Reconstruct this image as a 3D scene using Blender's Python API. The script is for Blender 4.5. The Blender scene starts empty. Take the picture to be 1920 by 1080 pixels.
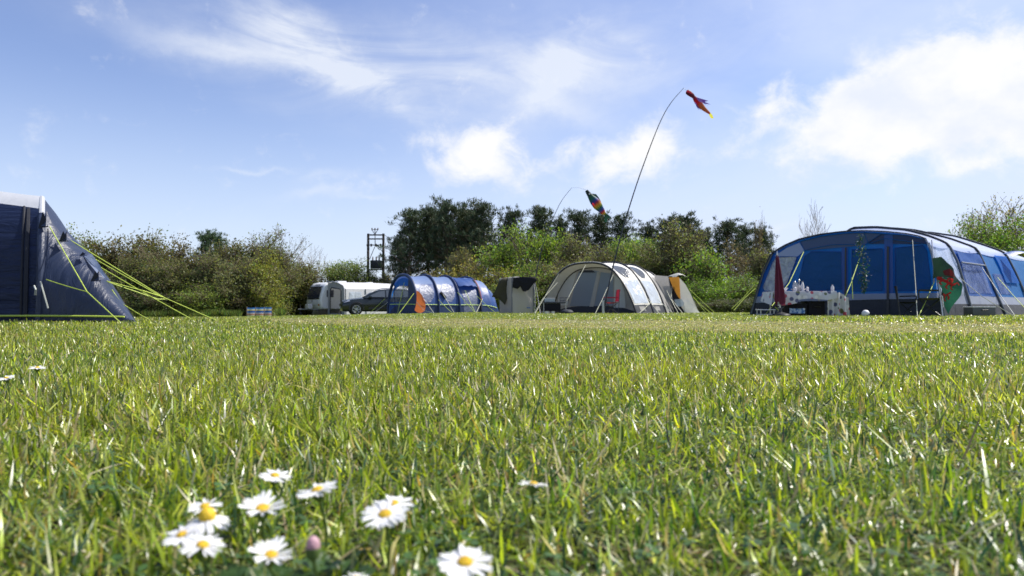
import bpy, bmesh, math, random
import numpy as np
from mathutils import Vector, Matrix, noise as mnoise
random.seed(7); rng = np.random.default_rng(11)
scn = bpy.context.scene; COL = scn.collection
PI = math.pi
# ------------------------------------------------------------------ view geometry
F = 1280.0; CAMZ = 0.164; PITCH = math.atan(40/1280)
FWD = Vector((0, math.cos(PITCH), math.sin(PITCH))); UP = Vector((0, -math.sin(PITCH), math.cos(PITCH)))
CAM = Vector((0, 0, CAMZ))
def ray(px, py): return FWD + Vector((1, 0, 0))*((px-960)/F) + UP*((540-py)/F)
def pt(px, py, Y):
    r = ray(px, py); return CAM + r*(Y/r.y)
def hit(px, py, P0, n):
    r = ray(px, py); return CAM + r*((P0-CAM).dot(n)/r.dot(n))
def sstep(a, b, x):
    t = np.clip((x-a)/(b-a), 0, 1); return t*t*(3-2*t)
def g(x, y):
    s = min(max((-x-2)/16, 0), 1.6)
    return float(-0.33*s*sstep(6, 32, y))
def gp(px, Y):
    x = (px-960)/F*Y; return Vector((x, Y, g(x, Y)))
# ------------------------------------------------------------------ materials
def newmat(name):
    m = bpy.data.materials.new(name); m.use_nodes = True
    nt = m.node_tree; nt.nodes.clear(); return m, nt
def nd(nt, t, **kw):
    n = nt.nodes.new(t)
    for k, v in kw.items(): setattr(n, k, v)
    return n
def mathn(nt, op, a, b=None, c=None):
    n = nd(nt, 'ShaderNodeMath', operation=op)
    for i, v in enumerate((a, b, c)):
        if v is None: continue
        if isinstance(v, (int, float)): n.inputs[i].default_value = v
        else: nt.links.new(v, n.inputs[i])
    return n.outputs[0]
def mixc(nt, f, a, b, mode='MIX'):
    n = nd(nt, 'ShaderNodeMix', data_type='RGBA', blend_type=mode)
    for i, v in ((0, f), (6, a), (7, b)):
        if isinstance(v, (int, float)): n.inputs[i].default_value = v
        elif isinstance(v, tuple): n.inputs[i].default_value = (*v[:3], 1)
        else: nt.links.new(v, n.inputs[i])
    return n.outputs[2]
def noise_tex(nt, scale, detail=4, rough=.5, vec=None, dist=0):
    n = nd(nt, 'ShaderNodeTexNoise'); n.inputs['Scale'].default_value = scale
    n.inputs['Detail'].default_value = detail; n.inputs['Roughness'].default_value = rough
    n.inputs['Distortion'].default_value = dist
    if vec is not None: nt.links.new(vec, n.inputs['Vector'])
    return n.outputs['Fac']
def coords(nt, scale=(1, 1, 1), kind='Object'):
    tc = nd(nt, 'ShaderNodeTexCoord'); mp = nd(nt, 'ShaderNodeMapping')
    mp.inputs['Scale'].default_value = scale
    nt.links.new(tc.outputs[kind], mp.inputs['Vector']); return mp.outputs[0]
def cloth(name, col, rough=.6, trans=.25, tcol=None, wr=3.0, bump=.35, spec=.4, var=.25, stretch=(1, 1, 1), weave=False):
    m, nt = newmat(name); v = coords(nt, stretch)
    n1 = noise_tex(nt, wr, 5, .55, v, .6); n2 = noise_tex(nt, wr*.35, 3, .5, v)
    dark = tuple(c*(1-var) for c in col)
    c = mixc(nt, n2, dark, tuple(min(1, x*(1+var*.5)) for x in col))
    p = nd(nt, 'ShaderNodeBsdfPrincipled'); nt.links.new(c, p.inputs['Base Color'])
    p.inputs['Roughness'].default_value = rough; p.inputs['Specular IOR Level'].default_value = spec
    b = nd(nt, 'ShaderNodeBump'); b.inputs['Strength'].default_value = bump; b.inputs['Distance'].default_value = .06
    nt.links.new(n1, b.inputs['Height']); nt.links.new(b.outputs[0], p.inputs['Normal'])
    out = nd(nt, 'ShaderNodeOutputMaterial')
    if trans > 0:
        t = nd(nt, 'ShaderNodeBsdfTranslucent'); t.inputs[0].default_value = (*(tcol or col), 1)
        nt.links.new(b.outputs[0], t.inputs['Normal'])
        mx = nd(nt, 'ShaderNodeMixShader'); mx.inputs[0].default_value = trans
        nt.links.new(p.outputs[0], mx.inputs[1]); nt.links.new(t.outputs[0], mx.inputs[2])
        nt.links.new(mx.outputs[0], out.inputs[0])
    else: nt.links.new(p.outputs[0], out.inputs[0])
    return m
def solid(name, col, rough=.5, metal=0, var=.15, scale=8, bump=.1, spec=.5):
    m, nt = newmat(name); v = coords(nt)
    n1 = noise_tex(nt, scale, 4, .6, v)
    c = mixc(nt, n1, tuple(x*(1-var) for x in col), tuple(min(1, x*(1+var)) for x in col))
    p = nd(nt, 'ShaderNodeBsdfPrincipled'); nt.links.new(c, p.inputs['Base Color'])
    p.inputs['Roughness'].default_value = rough; p.inputs['Metallic'].default_value = metal
    p.inputs['Specular IOR Level'].default_value = spec
    b = nd(nt, 'ShaderNodeBump'); b.inputs['Strength'].default_value = bump; b.inputs['Distance'].default_value = .02
    nt.links.new(n1, b.inputs['Height']); nt.links.new(b.outputs[0], p.inputs['Normal'])
    out = nd(nt, 'ShaderNodeOutputMaterial'); nt.links.new(p.outputs[0], out.inputs[0]); return m
def clearfilm(name, col=(.8, .85, .9), alpha=.45, rough=.12, wr=2.5, bump=.5, base=(.35, .4, .45), streak=(1, 1, 1)):
    m, nt = newmat(name); v = coords(nt, streak); n1 = noise_tex(nt, wr, 5, .6, v, 1.0)
    b = nd(nt, 'ShaderNodeBump'); b.inputs['Strength'].default_value = bump; b.inputs['Distance'].default_value = .08
    nt.links.new(n1, b.inputs['Height'])
    p = nd(nt, 'ShaderNodeBsdfPrincipled'); p.inputs['Base Color'].default_value = (*base, 1)
    p.inputs['Roughness'].default_value = rough; p.inputs['Specular IOR Level'].default_value = .9
    nt.links.new(b.outputs[0], p.inputs['Normal'])
    t = nd(nt, 'ShaderNodeBsdfTransparent'); t.inputs[0].default_value = (*col, 1)
    r = nd(nt, 'ShaderNodeMapRange'); r.inputs[1].default_value = .35; r.inputs[2].default_value = .7
    r.inputs[3].default_value = max(0, alpha-.15); r.inputs[4].default_value = min(1, alpha+.25)
    nt.links.new(n1, r.inputs[0])
    mx = nd(nt, 'ShaderNodeMixShader'); nt.links.new(r.outputs[0], mx.inputs[0])
    nt.links.new(t.outputs[0], mx.inputs[1]); nt.links.new(p.outputs[0], mx.inputs[2])
    out = nd(nt, 'ShaderNodeOutputMaterial'); nt.links.new(mx.outputs[0], out.inputs[0]); return m
def leafmat(name, rough=.5, trans=.35, spec=.4, objtint=True, tboost=1.5):
    m, nt = newmat(name)
    a = nd(nt, 'ShaderNodeAttribute', attribute_name='Col'); c = a.outputs['Color']
    if objtint:
        oi = nd(nt, 'ShaderNodeObjectInfo'); c = mixc(nt, 1.0, c, oi.outputs['Color'], 'MULTIPLY')
    p = nd(nt, 'ShaderNodeBsdfPrincipled'); nt.links.new(c, p.inputs['Base Color'])
    p.inputs['Roughness'].default_value = rough; p.inputs['Specular IOR Level'].default_value = spec
    t = nd(nt, 'ShaderNodeBsdfTranslucent'); nt.links.new(mixc(nt, 1.0, c, (tboost, tboost*.98, tboost*.6), 'MULTIPLY'), t.inputs[0])
    mx = nd(nt, 'ShaderNodeMixShader'); mx.inputs[0].default_value = trans
    nt.links.new(p.outputs[0], mx.inputs[1]); nt.links.new(t.outputs[0], mx.inputs[2])
    out = nd(nt, 'ShaderNodeOutputMaterial'); nt.links.new(mx.outputs[0], out.inputs[0]); return m
def attrmat(name, rough=.7, trans=.3):
    return leafmat(name, rough, trans, .3, False, 1.2)
M = {}
# ------------------------------------------------------------------ objects
def tag(o, label=None, cat=None, group=None, kind=None):
    if label: o['label'] = label
    if cat: o['category'] = cat
    if group: o['group'] = group
    if kind: o['kind'] = kind
    return o
def thing(name, loc, label, cat, group=None):
    o = bpy.data.objects.new(name, None); COL.objects.link(o); o.location = loc; o.empty_display_size = .2
    bpy.context.view_layer.update() if False else None
    return tag(o, label, cat, group)
def link(name, me, mat, parent=None):
    o = bpy.data.objects.new(name, me); COL.objects.link(o)
    if mat is not None and not me.materials: me.materials.append(mat)
    if parent is not None:
        o.parent = parent
    return o
class MB:
    """collects shapes in world space; build() moves them into the parent's frame"""
    def __init__(s): s.v = []; s.f = []; s.smooth = True
    def add(s, vs, fs):
        k = len(s.v); s.v += [tuple(v) for v in vs]; s.f += [tuple(i+k for i in f) for f in fs]; return s
    def box(s, c, sz, rot=None, bev=0):
        x, y, z = (a/2 for a in sz); R = rot or Matrix.Identity(3); c = Vector(c)
        if bev <= 0:
            vs = [c + R @ Vector((i*x, j*y, k*z)) for i in (-1, 1) for j in (-1, 1) for k in (-1, 1)]
            return s.add(vs, [(0, 1, 3, 2), (4, 6, 7, 5), (0, 4, 5, 1), (2, 3, 7, 6), (0, 2, 6, 4), (1, 5, 7, 3)])
        bm = bmesh.new(); bmesh.ops.create_cube(bm, size=1)
        for v in bm.verts: v.co = Vector((v.co.x*sz[0], v.co.y*sz[1], v.co.z*sz[2]))
        bmesh.ops.bevel(bm, geom=bm.edges[:], offset=bev, segments=2, affect='EDGES', profile=.6)
        bm.verts.index_update()
        s.add([c + R @ v.co for v in bm.verts], [[v.index for v in f.verts] for f in bm.faces]); bm.free(); return s
    def tube(s, pts, r, n=6, r2=None, cap=True):
        pts = [Vector(p) for p in pts]; m = len(pts); prev = None; vs = []
        for i, p in enumerate(pts):
            d = (pts[min(i+1, m-1)]-pts[max(i-1, 0)]).normalized()
            if prev is None:
                a = d.cross(Vector((0, 0, 1)) if abs(d.z) < .9 else Vector((1, 0, 0))).normalized()
            else:
                a = (prev - d*prev.dot(d)).normalized()
            prev = a; b = d.cross(a)
            rr = r if r2 is None else r + (r2-r)*i/(m-1)
            for k in range(n):
                t = 2*PI*k/n; vs.append(p + (a*math.cos(t)+b*math.sin(t))*rr)
        fs = [(i*n+k, i*n+(k+1) % n, (i+1)*n+(k+1) % n, (i+1)*n+k) for i in range(m-1) for k in range(n)]
        if cap: fs += [tuple(range(n-1, -1, -1)), tuple((m-1)*n+k for k in range(n))]
        return s.add(vs, fs)
    def lathe(s, prof, c, axis=Vector((0, 0, 1)), n=16):
        c = Vector(c); q = Vector((0, 0, 1)).rotation_difference(axis); vs = []
        for (r, z) in prof:
            for k in range(n):
                t = 2*PI*k/n; vs.append(c + q @ Vector((r*math.cos(t), r*math.sin(t), z)))
        m = len(prof)
        return s.add(vs, [(i*n+k, i*n+(k+1) % n, (i+1)*n+(k+1) % n, (i+1)*n+k) for i in range(m-1) for k in range(n)])
    def ngon(s, pts): return s.add(pts, [tuple(range(len(pts)))])
    def prism(s, pts, d):
        n = len(pts); d = Vector(d); a = [Vector(p) for p in pts]; b = [p+d for p in a]
        return s.add(a+b, [tuple(range(n-1, -1, -1)), tuple(range(n, 2*n))] + [(i, (i+1) % n, n+(i+1) % n, n+i) for i in range(n)])
    def build(s, name, mat, parent=None, smooth=None, tri=False):
        off = parent_off(parent)
        me = bpy.data.meshes.new(name); me.from_pydata([(v[0]-off[0], v[1]-off[1], v[2]-off[2]) for v in s.v], [], s.f)
        sm = s.smooth if smooth is None else smooth
        if sm:
            me.polygons.foreach_set('use_smooth', [True]*len(me.polygons))
            try: me.set_sharp_from_angle(angle=math.radians(38))
            except Exception: pass
        if tri:
            bm = bmesh.new(); bm.from_mesh(me); bmesh.ops.triangulate(bm, faces=bm.faces[:]); bm.to_mesh(me); bm.free()
        me.update(); return link(name, me, mat, parent)
def parent_off(p):
    o = Vector((0, 0, 0))
    while p is not None: o = o + p.location; p = p.parent
    return o
def npmesh(name, V, faces_quads=None, faces_tris=None, col=None):
    """fast mesh from numpy arrays; col = per-vertex colour"""
    me = bpy.data.meshes.new(name); nq = 0 if faces_quads is None else len(faces_quads); ntr = 0 if faces_tris is None else len(faces_tris)
    me.vertices.add(len(V)); me.vertices.foreach_set('co', V.astype(np.float32).ravel())
    parts = []
    if nq: parts.append(faces_quads.ravel())
    if ntr: parts.append(faces_tris.ravel())
    li = np.concatenate(parts).astype(np.int32); me.loops.add(len(li)); me.loops.foreach_set('vertex_index', li)
    st = np.concatenate([np.arange(nq)*4, nq*4+np.arange(ntr)*3]).astype(np.int32)
    me.polygons.add(nq+ntr); me.polygons.foreach_set('loop_start', st)
    if col is not None:
        at = me.attributes.new('Col', 'FLOAT_COLOR', 'POINT')
        at.data.foreach_set('color', np.concatenate([col, np.ones((len(col), 1))], 1).astype(np.float32).ravel())
    me.update(calc_edges=True); return me
# ------------------------------------------------------------------ camera, light, sky
cam = bpy.data.cameras.new('camera'); co = bpy.data.objects.new('camera', cam); COL.objects.link(co)
co.location = CAM; co.rotation_euler = (PI/2+PITCH, 0, 0)
cam.sensor_width = 36; cam.lens = 24; cam.clip_start = .02; cam.clip_end = 3000
cam.dof.use_dof = True; cam.dof.focus_distance = 2.2; cam.dof.aperture_fstop = 8.5
scn.camera = co
SUN_AZ, SUN_EL = math.radians(70), math.radians(51)
to_sun = Vector((math.sin(SUN_AZ)*math.cos(SUN_EL), math.cos(SUN_AZ)*math.cos(SUN_EL), math.sin(SUN_EL)))
sl = bpy.data.lights.new('sun', 'SUN'); sl.energy = 5.0; sl.angle = math.radians(.53); sl.color = (1, .95, .87)
so = bpy.data.objects.new('sun', sl); COL.objects.link(so); so.rotation_euler = to_sun.to_track_quat('Z', 'Y').to_euler()
so.location = (0, 0, 30)
scn.view_settings.view_transform = 'Standard'; scn.view_settings.look = 'None'; scn.view_settings.gamma = 1; scn.view_settings.exposure = 0.6
scn.cycles.max_bounces = 8; scn.cycles.transparent_max_bounces = 12
w = bpy.data.worlds.new('World'); scn.world = w; w.use_nodes = True; nt = w.node_tree; nt.nodes.clear()
sky = nd(nt, 'ShaderNodeTexSky', sky_type='NISHITA'); sky.sun_disc = False; sky.sun_elevation = SUN_EL; sky.sun_rotation = SUN_AZ
sky.air_density = 1.0; sky.dust_density = .6; sky.ozone_density = 2.5; sky.altitude = 50
tc = nd(nt, 'ShaderNodeTexCoord'); sp = nd(nt, 'ShaderNodeSeparateXYZ'); nt.links.new(tc.outputs['Generated'], sp.inputs[0])
mm = lambda op, a, b=None, c=None: mathn(nt, op, a, b, c)
az = mm('ARCTAN2', sp.outputs[0], sp.outputs[1]); el = mm('ARCSINE', sp.outputs[2])
cmb = nd(nt, 'ShaderNodeCombineXYZ'); nt.links.new(az, cmb.inputs[0]); nt.links.new(el, cmb.inputs[1]); AE = cmb.outputs[0]
def vmap(scale, rot=0, loc=(0, 0, 0)):
    mp = nd(nt, 'ShaderNodeMapping'); mp.inputs['Scale'].default_value = scale; mp.inputs['Rotation'].default_value = (0, 0, rot)
    mp.inputs['Location'].default_value = loc; nt.links.new(AE, mp.inputs[0]); return mp.outputs[0]
n_w1 = noise_tex(nt, 7, 7, .62, vmap((1, 1.3, 1), 0, (3, 1, 0))); n_w2 = noise_tex(nt, 7, 7, .62, vmap((1, 1.3, 1), 0, (9, 5, 0)))
azw = mm('ADD', az, mm('MULTIPLY', mm('SUBTRACT', n_w1, .5), .11)); elw = mm('ADD', el, mm('MULTIPLY', mm('SUBTRACT', n_w2, .5), .09))
def blob(px, py, rx, ry, rot=0, amp=1.0):
    r = ray(px, py).normalized(); a0 = math.atan2(r.x, r.y); e0 = math.asin(r.z); c, s = math.cos(rot), math.sin(rot)
    dx = mm('SUBTRACT', azw, a0); dy = mm('SUBTRACT', elw, e0)
    p = mm('MULTIPLY', mm('ADD', mm('MULTIPLY', dx, c), mm('MULTIPLY', dy, s)), F/rx)
    q = mm('MULTIPLY', mm('ADD', mm('MULTIPLY', dx, -s), mm('MULTIPLY', dy, c)), F/ry)
    d = mm('ADD', mm('MULTIPLY', p, p), mm('MULTIPLY', q, q))
    return mm('MULTIPLY', mm('POWER', 2.718, mm('MULTIPLY', d, -1.0)), amp)
def total(bl):
    t = bl[0]
    for b in bl[1:]: t = mm('ADD', t, b)
    return t
def smooth(x, a, b):
    n = nd(nt, 'ShaderNodeMapRange', interpolation_type='SMOOTHSTEP'); nt.links.new(x, n.inputs[0])
    n.inputs[1].default_value = a; n.inputs[2].default_value = b; return n.outputs[0]
cum_n = noise_tex(nt, 17, 9, .62, vmap((1, 1.2, 1), 0, (1, 7, 0)), .3)
cum = total([blob(1775, 150, 120, 62), blob(1690, 205, 120, 60), blob(1600, 240, 110, 50, .3), blob(1860, 190, 150, 75), blob(1960, 150, 120, 60),
             blob(885, 258, 60, 42, 0, .62), blob(850, 312, 100, 46, 0, .6), blob(935, 305, 66, 50, -.6, .58), blob(960, 245, 38, 18, .5, .45),
             blob(1110, 305, 95, 42, .3, .55), blob(1215, 275, 90, 38, .1, .62), blob(1190, 325, 90, 32, 0, .5),
             blob(1440, 215, 42, 32, .8, .6), blob(1400, 262, 60, 16, .5, .25), blob(1900, 290, 130, 16, .2, .45)])
cumm = smooth(mm('ADD', cum, mm('MULTIPLY', mm('SUBTRACT', cum_n, .5), 2.2)), .12, 1.15)
cir_n1 = noise_tex(nt, 3.2, 9, .62, vmap((1.0, 3.4, 1), .42, (2, 3, 0)), .9)
cir_n2 = noise_tex(nt, 4.5, 9, .6, vmap((1.0, 2.6, 1), -.5, (5, 9, 0)), .7)
cir1 = total([blob(420, 100, 140, 26, -.12, .9), blob(560, 75, 120, 38, -.25, .7), blob(640, 130, 190, 34, -.45, .75), blob(750, 200, 110, 18, -.6, .6),
              blob(480, 180, 120, 30, -.2, .22), blob(860, 110, 170, 55, -.1, .6), blob(620, 110, 330, 70, -.15, .42), blob(760, 190, 260, 45, -.35, .35)])
cir2 = total([blob(1010, 100, 170, 52, .12, .85), blob(1110, 85, 110, 34, .25, .8), blob(1050, 165, 90, 44, .5, .7), blob(1090, 225, 100, 20, -.3, .4),
              blob(960, 180, 120, 40, 0, .35), blob(1200, 130, 170, 60, .2, .3), blob(590, 368, 60, 12, .1, .6), blob(620, 330, 50, 10, .2, .5),
              blob(1350, 90, 420, 80, .1, .3), blob(475, 316, 60, 5, .03, .6), blob(700, 372, 50, 5, .03, .4)])
cirm = mm('ADD', mm('MULTIPLY', cir1, smooth(cir_n1, .24, .74)), mm('MULTIPLY', cir2, smooth(cir_n2, .2, .74)))
veil_n = noise_tex(nt, 2.2, 6, .55, vmap((1, 2.2, 1), .2, (4, 4, 0)), .4)
veil = mm('MULTIPLY', smooth(az, -.45, .55), mm('MULTIPLY', smooth(veil_n, .2, .8), .6))
lowh = mm('MULTIPLY', mm('SUBTRACT', 1.0, smooth(el, 0.0, .34)), .66)
lown = mm('MULTIPLY', mm('MULTIPLY', smooth(mm('ADD', veil_n, mm('MULTIPLY', az, .25)), .42, .75), mm('SUBTRACT', 1.0, smooth(el, .05, .16))), .5)
thin = mm('MINIMUM', mm('ADD', total([veil, lowh, lown]), .10), .88)
skyc = nd(nt, 'ShaderNodeHueSaturation'); nt.links.new(sky.outputs[0], skyc.inputs['Color']); skyc.inputs['Saturation'].default_value = 1.10; skyc.inputs['Hue'].default_value = .515
skyc.inputs['Value'].default_value = 1.12
hc = mixc(nt, thin, skyc.outputs[0], (4.95, 5.55, 6.95))
c2 = mixc(nt, mm('MULTIPLY', mm('MINIMUM', cirm, 1.15), .68), hc, (5.9, 6.2, 6.75))
shade = smooth(noise_tex(nt, 9, 6, .55, vmap((1, 1.3, 1), 0, (6, 2.07, 0))), .3, .62)
cc = mixc(nt, shade, (5.5, 5.85, 6.6), (6.7, 6.7, 6.8))
c3 = mixc(nt, cumm, c2, cc)
bg = nd(nt, 'ShaderNodeBackground'); bg.inputs[1].default_value = .1; nt.links.new(c3, bg.inputs[0])
wo = nd(nt, 'ShaderNodeOutputWorld'); nt.links.new(bg.outputs[0], wo.inputs[0])
# ------------------------------------------------------------------ ground and grass
def vnoise(x, y, s=1.0, seed=0):
    x = x*s+seed*17.3; y = y*s-seed*9.1; xi = np.floor(x).astype(int); yi = np.floor(y).astype(int); fx = x-xi; fy = y-yi
    def h(a, b):
        n = np.sin(a*127.1+b*311.7+seed*74.7)*43758.5453; return n-np.floor(n)
    fx = fx*fx*(3-2*fx); fy = fy*fy*(3-2*fy)
    return (h(xi, yi)*(1-fx)+h(xi+1, yi)*fx)*(1-fy)+(h(xi, yi+1)*(1-fx)+h(xi+1, yi+1)*fx)*fy
def gnp(x, y): return -0.33*np.clip((-x-2)/16, 0, 1.6)*sstep(6, 32, y)
def near_edge(x): return np.where(x > -1, 5.0-0.42*x, 5.4-1.6*(x+1)).clip(2.6, 24)   # where the long grass stops and the worn track starts
def track(x, y):
    yn = near_edge(x)+1.2*(vnoise(x, y, .9, 4)-.5)
    far = np.where(x > 0, 10.8-.5*x, 10.8-.5*x).clip(6.5, 40)+2.2*(vnoise(x, y, .5, 8)-.5)
    return sstep(yn-.6, yn+.9, y)*(1-sstep(far-1, far+1.4, y))
def ground():
    xs = np.concatenate([-np.geomspace(900, 30, 14), np.linspace(-28, 28, 113), np.geomspace(30, 900, 14)])
    ys = np.concatenate([np.linspace(-30, -2, 8), np.linspace(-1, 60, 184), np.geomspace(62, 2500, 22)])
    X, Y = np.meshgrid(xs, ys); Z = gnp(X, Y); V = np.stack([X, Y, Z], -1).reshape(-1, 3); nx = len(xs); ny = len(ys)
    i = (np.arange(ny-1)[:, None]*nx+np.arange(nx-1)[None]).ravel(); Q = np.stack([i, i+1, i+nx+1, i+nx], 1)
    me = npmesh('ground', V, Q); me.polygons.foreach_set('use_smooth', [True]*len(me.polygons))
    m, nt = newmat('ground_soil_and_turf'); tc = nd(nt, 'ShaderNodeTexCoord'); P = tc.outputs['Object']
    s = nd(nt, 'ShaderNodeSeparateXYZ'); nt.links.new(P, s.inputs[0]); x, y = s.outputs[0], s.outputs[1]
    mn = lambda op, a, b=None, c=None: mathn(nt, op, a, b, c)
    n1 = noise_tex(nt, 1.3, 6, .6, P); n2 = noise_tex(nt, 22, 6, .7, P); n3 = noise_tex(nt, .25, 4, .6, P); n4 = noise_tex(nt, 90, 4, .7, P)
    near = mn('MULTIPLY_ADD', x, -.42, 5.0)
    nearl = mn('MULTIPLY_ADD', mn('MAXIMUM', mn('MULTIPLY_ADD', x, -1, -1), 0), 1.18, near)
    def ss(a, lo, hi):
        n = nd(nt, 'ShaderNodeMapRange', interpolation_type='SMOOTHSTEP'); nt.links.new(a, n.inputs[0])
        n.inputs[1].default_value = lo; n.inputs[2].default_value = hi; return n.outputs[0]
    t1 = ss(mn('SUBTRACT', mn('MULTIPLY_ADD', mn('SUBTRACT', n1, .5), 1.5, y), nearl), -.3, .5)
    far = mn('MULTIPLY_ADD', x, -.5, 10.8)
    t2 = ss(mn('SUBTRACT', mn('MULTIPLY_ADD', mn('SUBTRACT', n3, .5), 5, y), far), -1, 2.2)
    tr = mn('MULTIPLY', t1, mn('SUBTRACT', 1.0, t2))
    soil = mixc(nt, n2, (.012, .015, .006), (.06, .06, .022))
    dry = mixc(nt, n2, (.11, .11, .04), (.27, .25, .12))
    turf = mixc(nt, n4, (.07, .11, .02), (.16, .21, .045))
    turf = mixc(nt, ss(n3, .42, .62), turf, (.17, .18, .055))
    c = mixc(nt, tr, soil, dry); c = mixc(nt, t2, c, turf)
    p = nd(nt, 'ShaderNodeBsdfPrincipled'); nt.links.new(c, p.inputs['Base Color']); p.inputs['Roughness'].default_value = .9
    p.inputs['Specular IOR Level'].default_value = .15
    b = nd(nt, 'ShaderNodeBump'); b.inputs['Strength'].default_value = .6; b.inputs['Distance'].default_value = .03
    nt.links.new(n2, b.inputs['Height']); nt.links.new(b.outputs[0], p.inputs['Normal'])
    o = nd(nt, 'ShaderNodeOutputMaterial'); nt.links.new(p.outputs[0], o.inputs[0])
    tag(link('ground', me, m), kind='structure')
ground()
DAISIES = [  # px, py, distance, radius (m), tilt towards camera, heading of tilt, style, label
 (515, 893, .50, .0125, .30, .3, 0, 'flat white daisy standing highest of the front patch, farthest back in it'),
 (595, 920, .43, .0140, .22, -.5, 0, 'white daisy tilted with a dark green neck, second farthest back in the patch'),
 (384, 950, .45, .0115, .40, .0, 1, 'half-hidden daisy directly behind the one with the big yellow dome'),
 (388, 972, .40, .0155, .15, .1, 2, 'daisy with a big domed yellow centre and drooping petals'),
 (492, 955, .405, .0150, .45, .2, 3, 'daisy with upswept wing-like petals and gaps between them'),
 (737, 946, .46, .0150, .30, .0, 0, 'daisy peeking out behind the other of the paired daisies'),
 (722, 966, .41, .0155, .55, -.1, 0, 'daisy facing the camera in front of the other of the paired daisies'),
 (342, 1004, .39, .0125, .55, -.3, 0, 'daisy furthest to the left of the front patch'),
 (380, 1023, .37, .0125, .40, .5, 1, 'ragged daisy just right of and below the leftmost one in the patch'),
 (508, 1042, .365, .0130, .50, .4, 3, 'half-open daisy lowest in the patch, beside dark round leaves'),
 (872, 1056, .345, .0155, .55, .1, 0, 'large white daisy near the bottom edge, apart from the patch on its right'),
 (70, 690, 1.20, .0150, .20, .2, 0, 'small distant daisy lying flat in the grass'),
 (12, 709, 1.05, .0125, .60, -.2, 0, 'small distant daisy at the edge of the view'),
 (1000, 908, .50, .0120, -.35, .2, 1, 'ragged whitish daisy gone over, alone in the middle of the grass'),
 (668, 1086, .355, .0080, .2, .2, 1, 'white daisy cut by the bottom edge between bud and large daisy')]
BUD = (587, 1034, .36)
def grass():
    zones = [(.16, .9, 64000, .0021, .027), (.9, 2.4, 40000, .0025, .027), (2.4, 4.5, 15000, .0038, .029), (4.5, 8, 6500, .0055, .030), (8, 17, 1000, .011, .036), (17, 42, 150, .026, .036)]
    PX, PY, H, W, R = [], [], [], [], []
    for (r0, r1, dens, wd, ht) in zones:
        half = math.radians(78 if r0 < 2 else 66 if r0 < 4 else 52); n = int(half*(r1*r1-r0*r0)*dens)
        r = np.sqrt(rng.uniform(r0*r0, r1*r1, n)); a = rng.uniform(-half, half, n); x = r*np.sin(a); y = r*np.cos(a)
        PX.append(x); PY.append(y); H.append(np.full(n, ht)); W.append(np.full(n, wd)); R.append(r)
    x, y, h, w, r = map(np.concatenate, (PX, PY, H, W, R)); n = len(x)
    patch = vnoise(x, y, 2.1, 1); patch2 = vnoise(x, y, 7.5, 2); patch3 = vnoise(x, y, 22, 3)
    tr = track(x, y)
    keep = rng.uniform(0, 1, n) > tr*.42+.30*(1-patch2)*(r < 4)*.7
    x, y, h, w, r, patch, patch2, patch3, tr = (q[keep] for q in (x, y, h, w, r, patch, patch2, patch3, tr)); n = len(x)
    far = sstep(9, 16, y)
    h = h*(.55+.55*patch+.35*patch2)*rng.lognormal(0, .27, n)*(1-.66*tr)*(1-.25*far)
    h = np.minimum(h, .068); w = w*rng.uniform(.55, 1.35, n)
    tall = (rng.uniform(0, 1, n) < .004) & (r > .9) & (r < 4); h[tall] *= 1.45
    head = rng.uniform(0, 2*PI, n); lean = np.abs(rng.normal(.52, .52, n)); flat = rng.uniform(0, 1, n) < np.where(r < 4, .58, .4); lean[flat] = rng.uniform(.75, 1.45, flat.sum())
    h[flat] *= rng.uniform(.6, 1.6, flat.sum()); bend = rng.normal(.6, .8, n); rot = head+PI/2+rng.normal(0, .6, n)
    # keep the line of sight to the daisies mostly open
    for (px, py, d, rad, *_rest) in DAISIES[:11]+DAISIES[13:]:
        tp = F*x/np.maximum(y, .05)+960; near = (y < d+.01) & (y > .1) & (np.abs(tp-px) < rad*F/d*1.05) & (y > .12)
        topy = 580-(h-CAMZ)*F/np.maximum(y, .05); cut = near & (topy < py+rad*F/d*.45) & (rng.uniform(0, 1, n) < .93)
        h[cut] *= .25; lean[cut] = np.minimum(lean[cut], .5)
    ok = ~((np.abs(x) < .07) & (y < .2)); x, y, h, w, r, patch, patch2, patch3, tr, head, lean, bend, rot, far = (q[ok] for q in (x, y, h, w, r, patch, patch2, patch3, tr, head, lean, bend, rot, far)); n = len(x)
    z0 = gnp(x, y)-.002
    ts = [0, .4, .75, 1.0]; ws = [.75, 1.0, .72, 0]
    dirx, diry = np.cos(head), np.sin(head); sx, sy = np.cos(rot), np.sin(rot)
    cx, cy, cz = x.copy(), y.copy(), z0.copy(); rows = []
    for k, t in enumerate(ts):
        if k:
            dt = (t-ts[k-1])*h; ang = np.clip(lean+bend*(t-.2)*1.1, -1.2, 1.52)
            cx = cx+np.sin(ang)*dirx*dt; cy = cy+np.sin(ang)*diry*dt; cz = cz+np.cos(ang)*dt
            cz = np.maximum(cz, z0+.004)
        hw = w*ws[k]/2; tw = .5*t
        if k < 3:
            ux = sx*math.cos(tw)-sy*math.sin(tw); uy = sx*math.sin(tw)+sy*math.cos(tw)
            rows.append(np.stack([cx-ux*hw, cy-uy*hw, cz], 1)); rows.append(np.stack([cx+ux*hw, cy+uy*hw, cz+hw*.3], 1))
        else: rows.append(np.stack([cx, cy, cz], 1))
    V = np.stack(rows, 1).reshape(-1, 3); b = np.arange(n)[:, None]*7
    Q = np.concatenate([b+np.array([[0, 1, 3, 2]]), b+np.array([[2, 3, 5, 4]])]); T = b+np.array([[4, 5, 6]])
    pal = np.array([(.135, .200, .012), (.225, .280, .016), (.320, .360, .026), (.045, .085, .012), (.320, .335, .090), (.055, .100, .035)])
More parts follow.
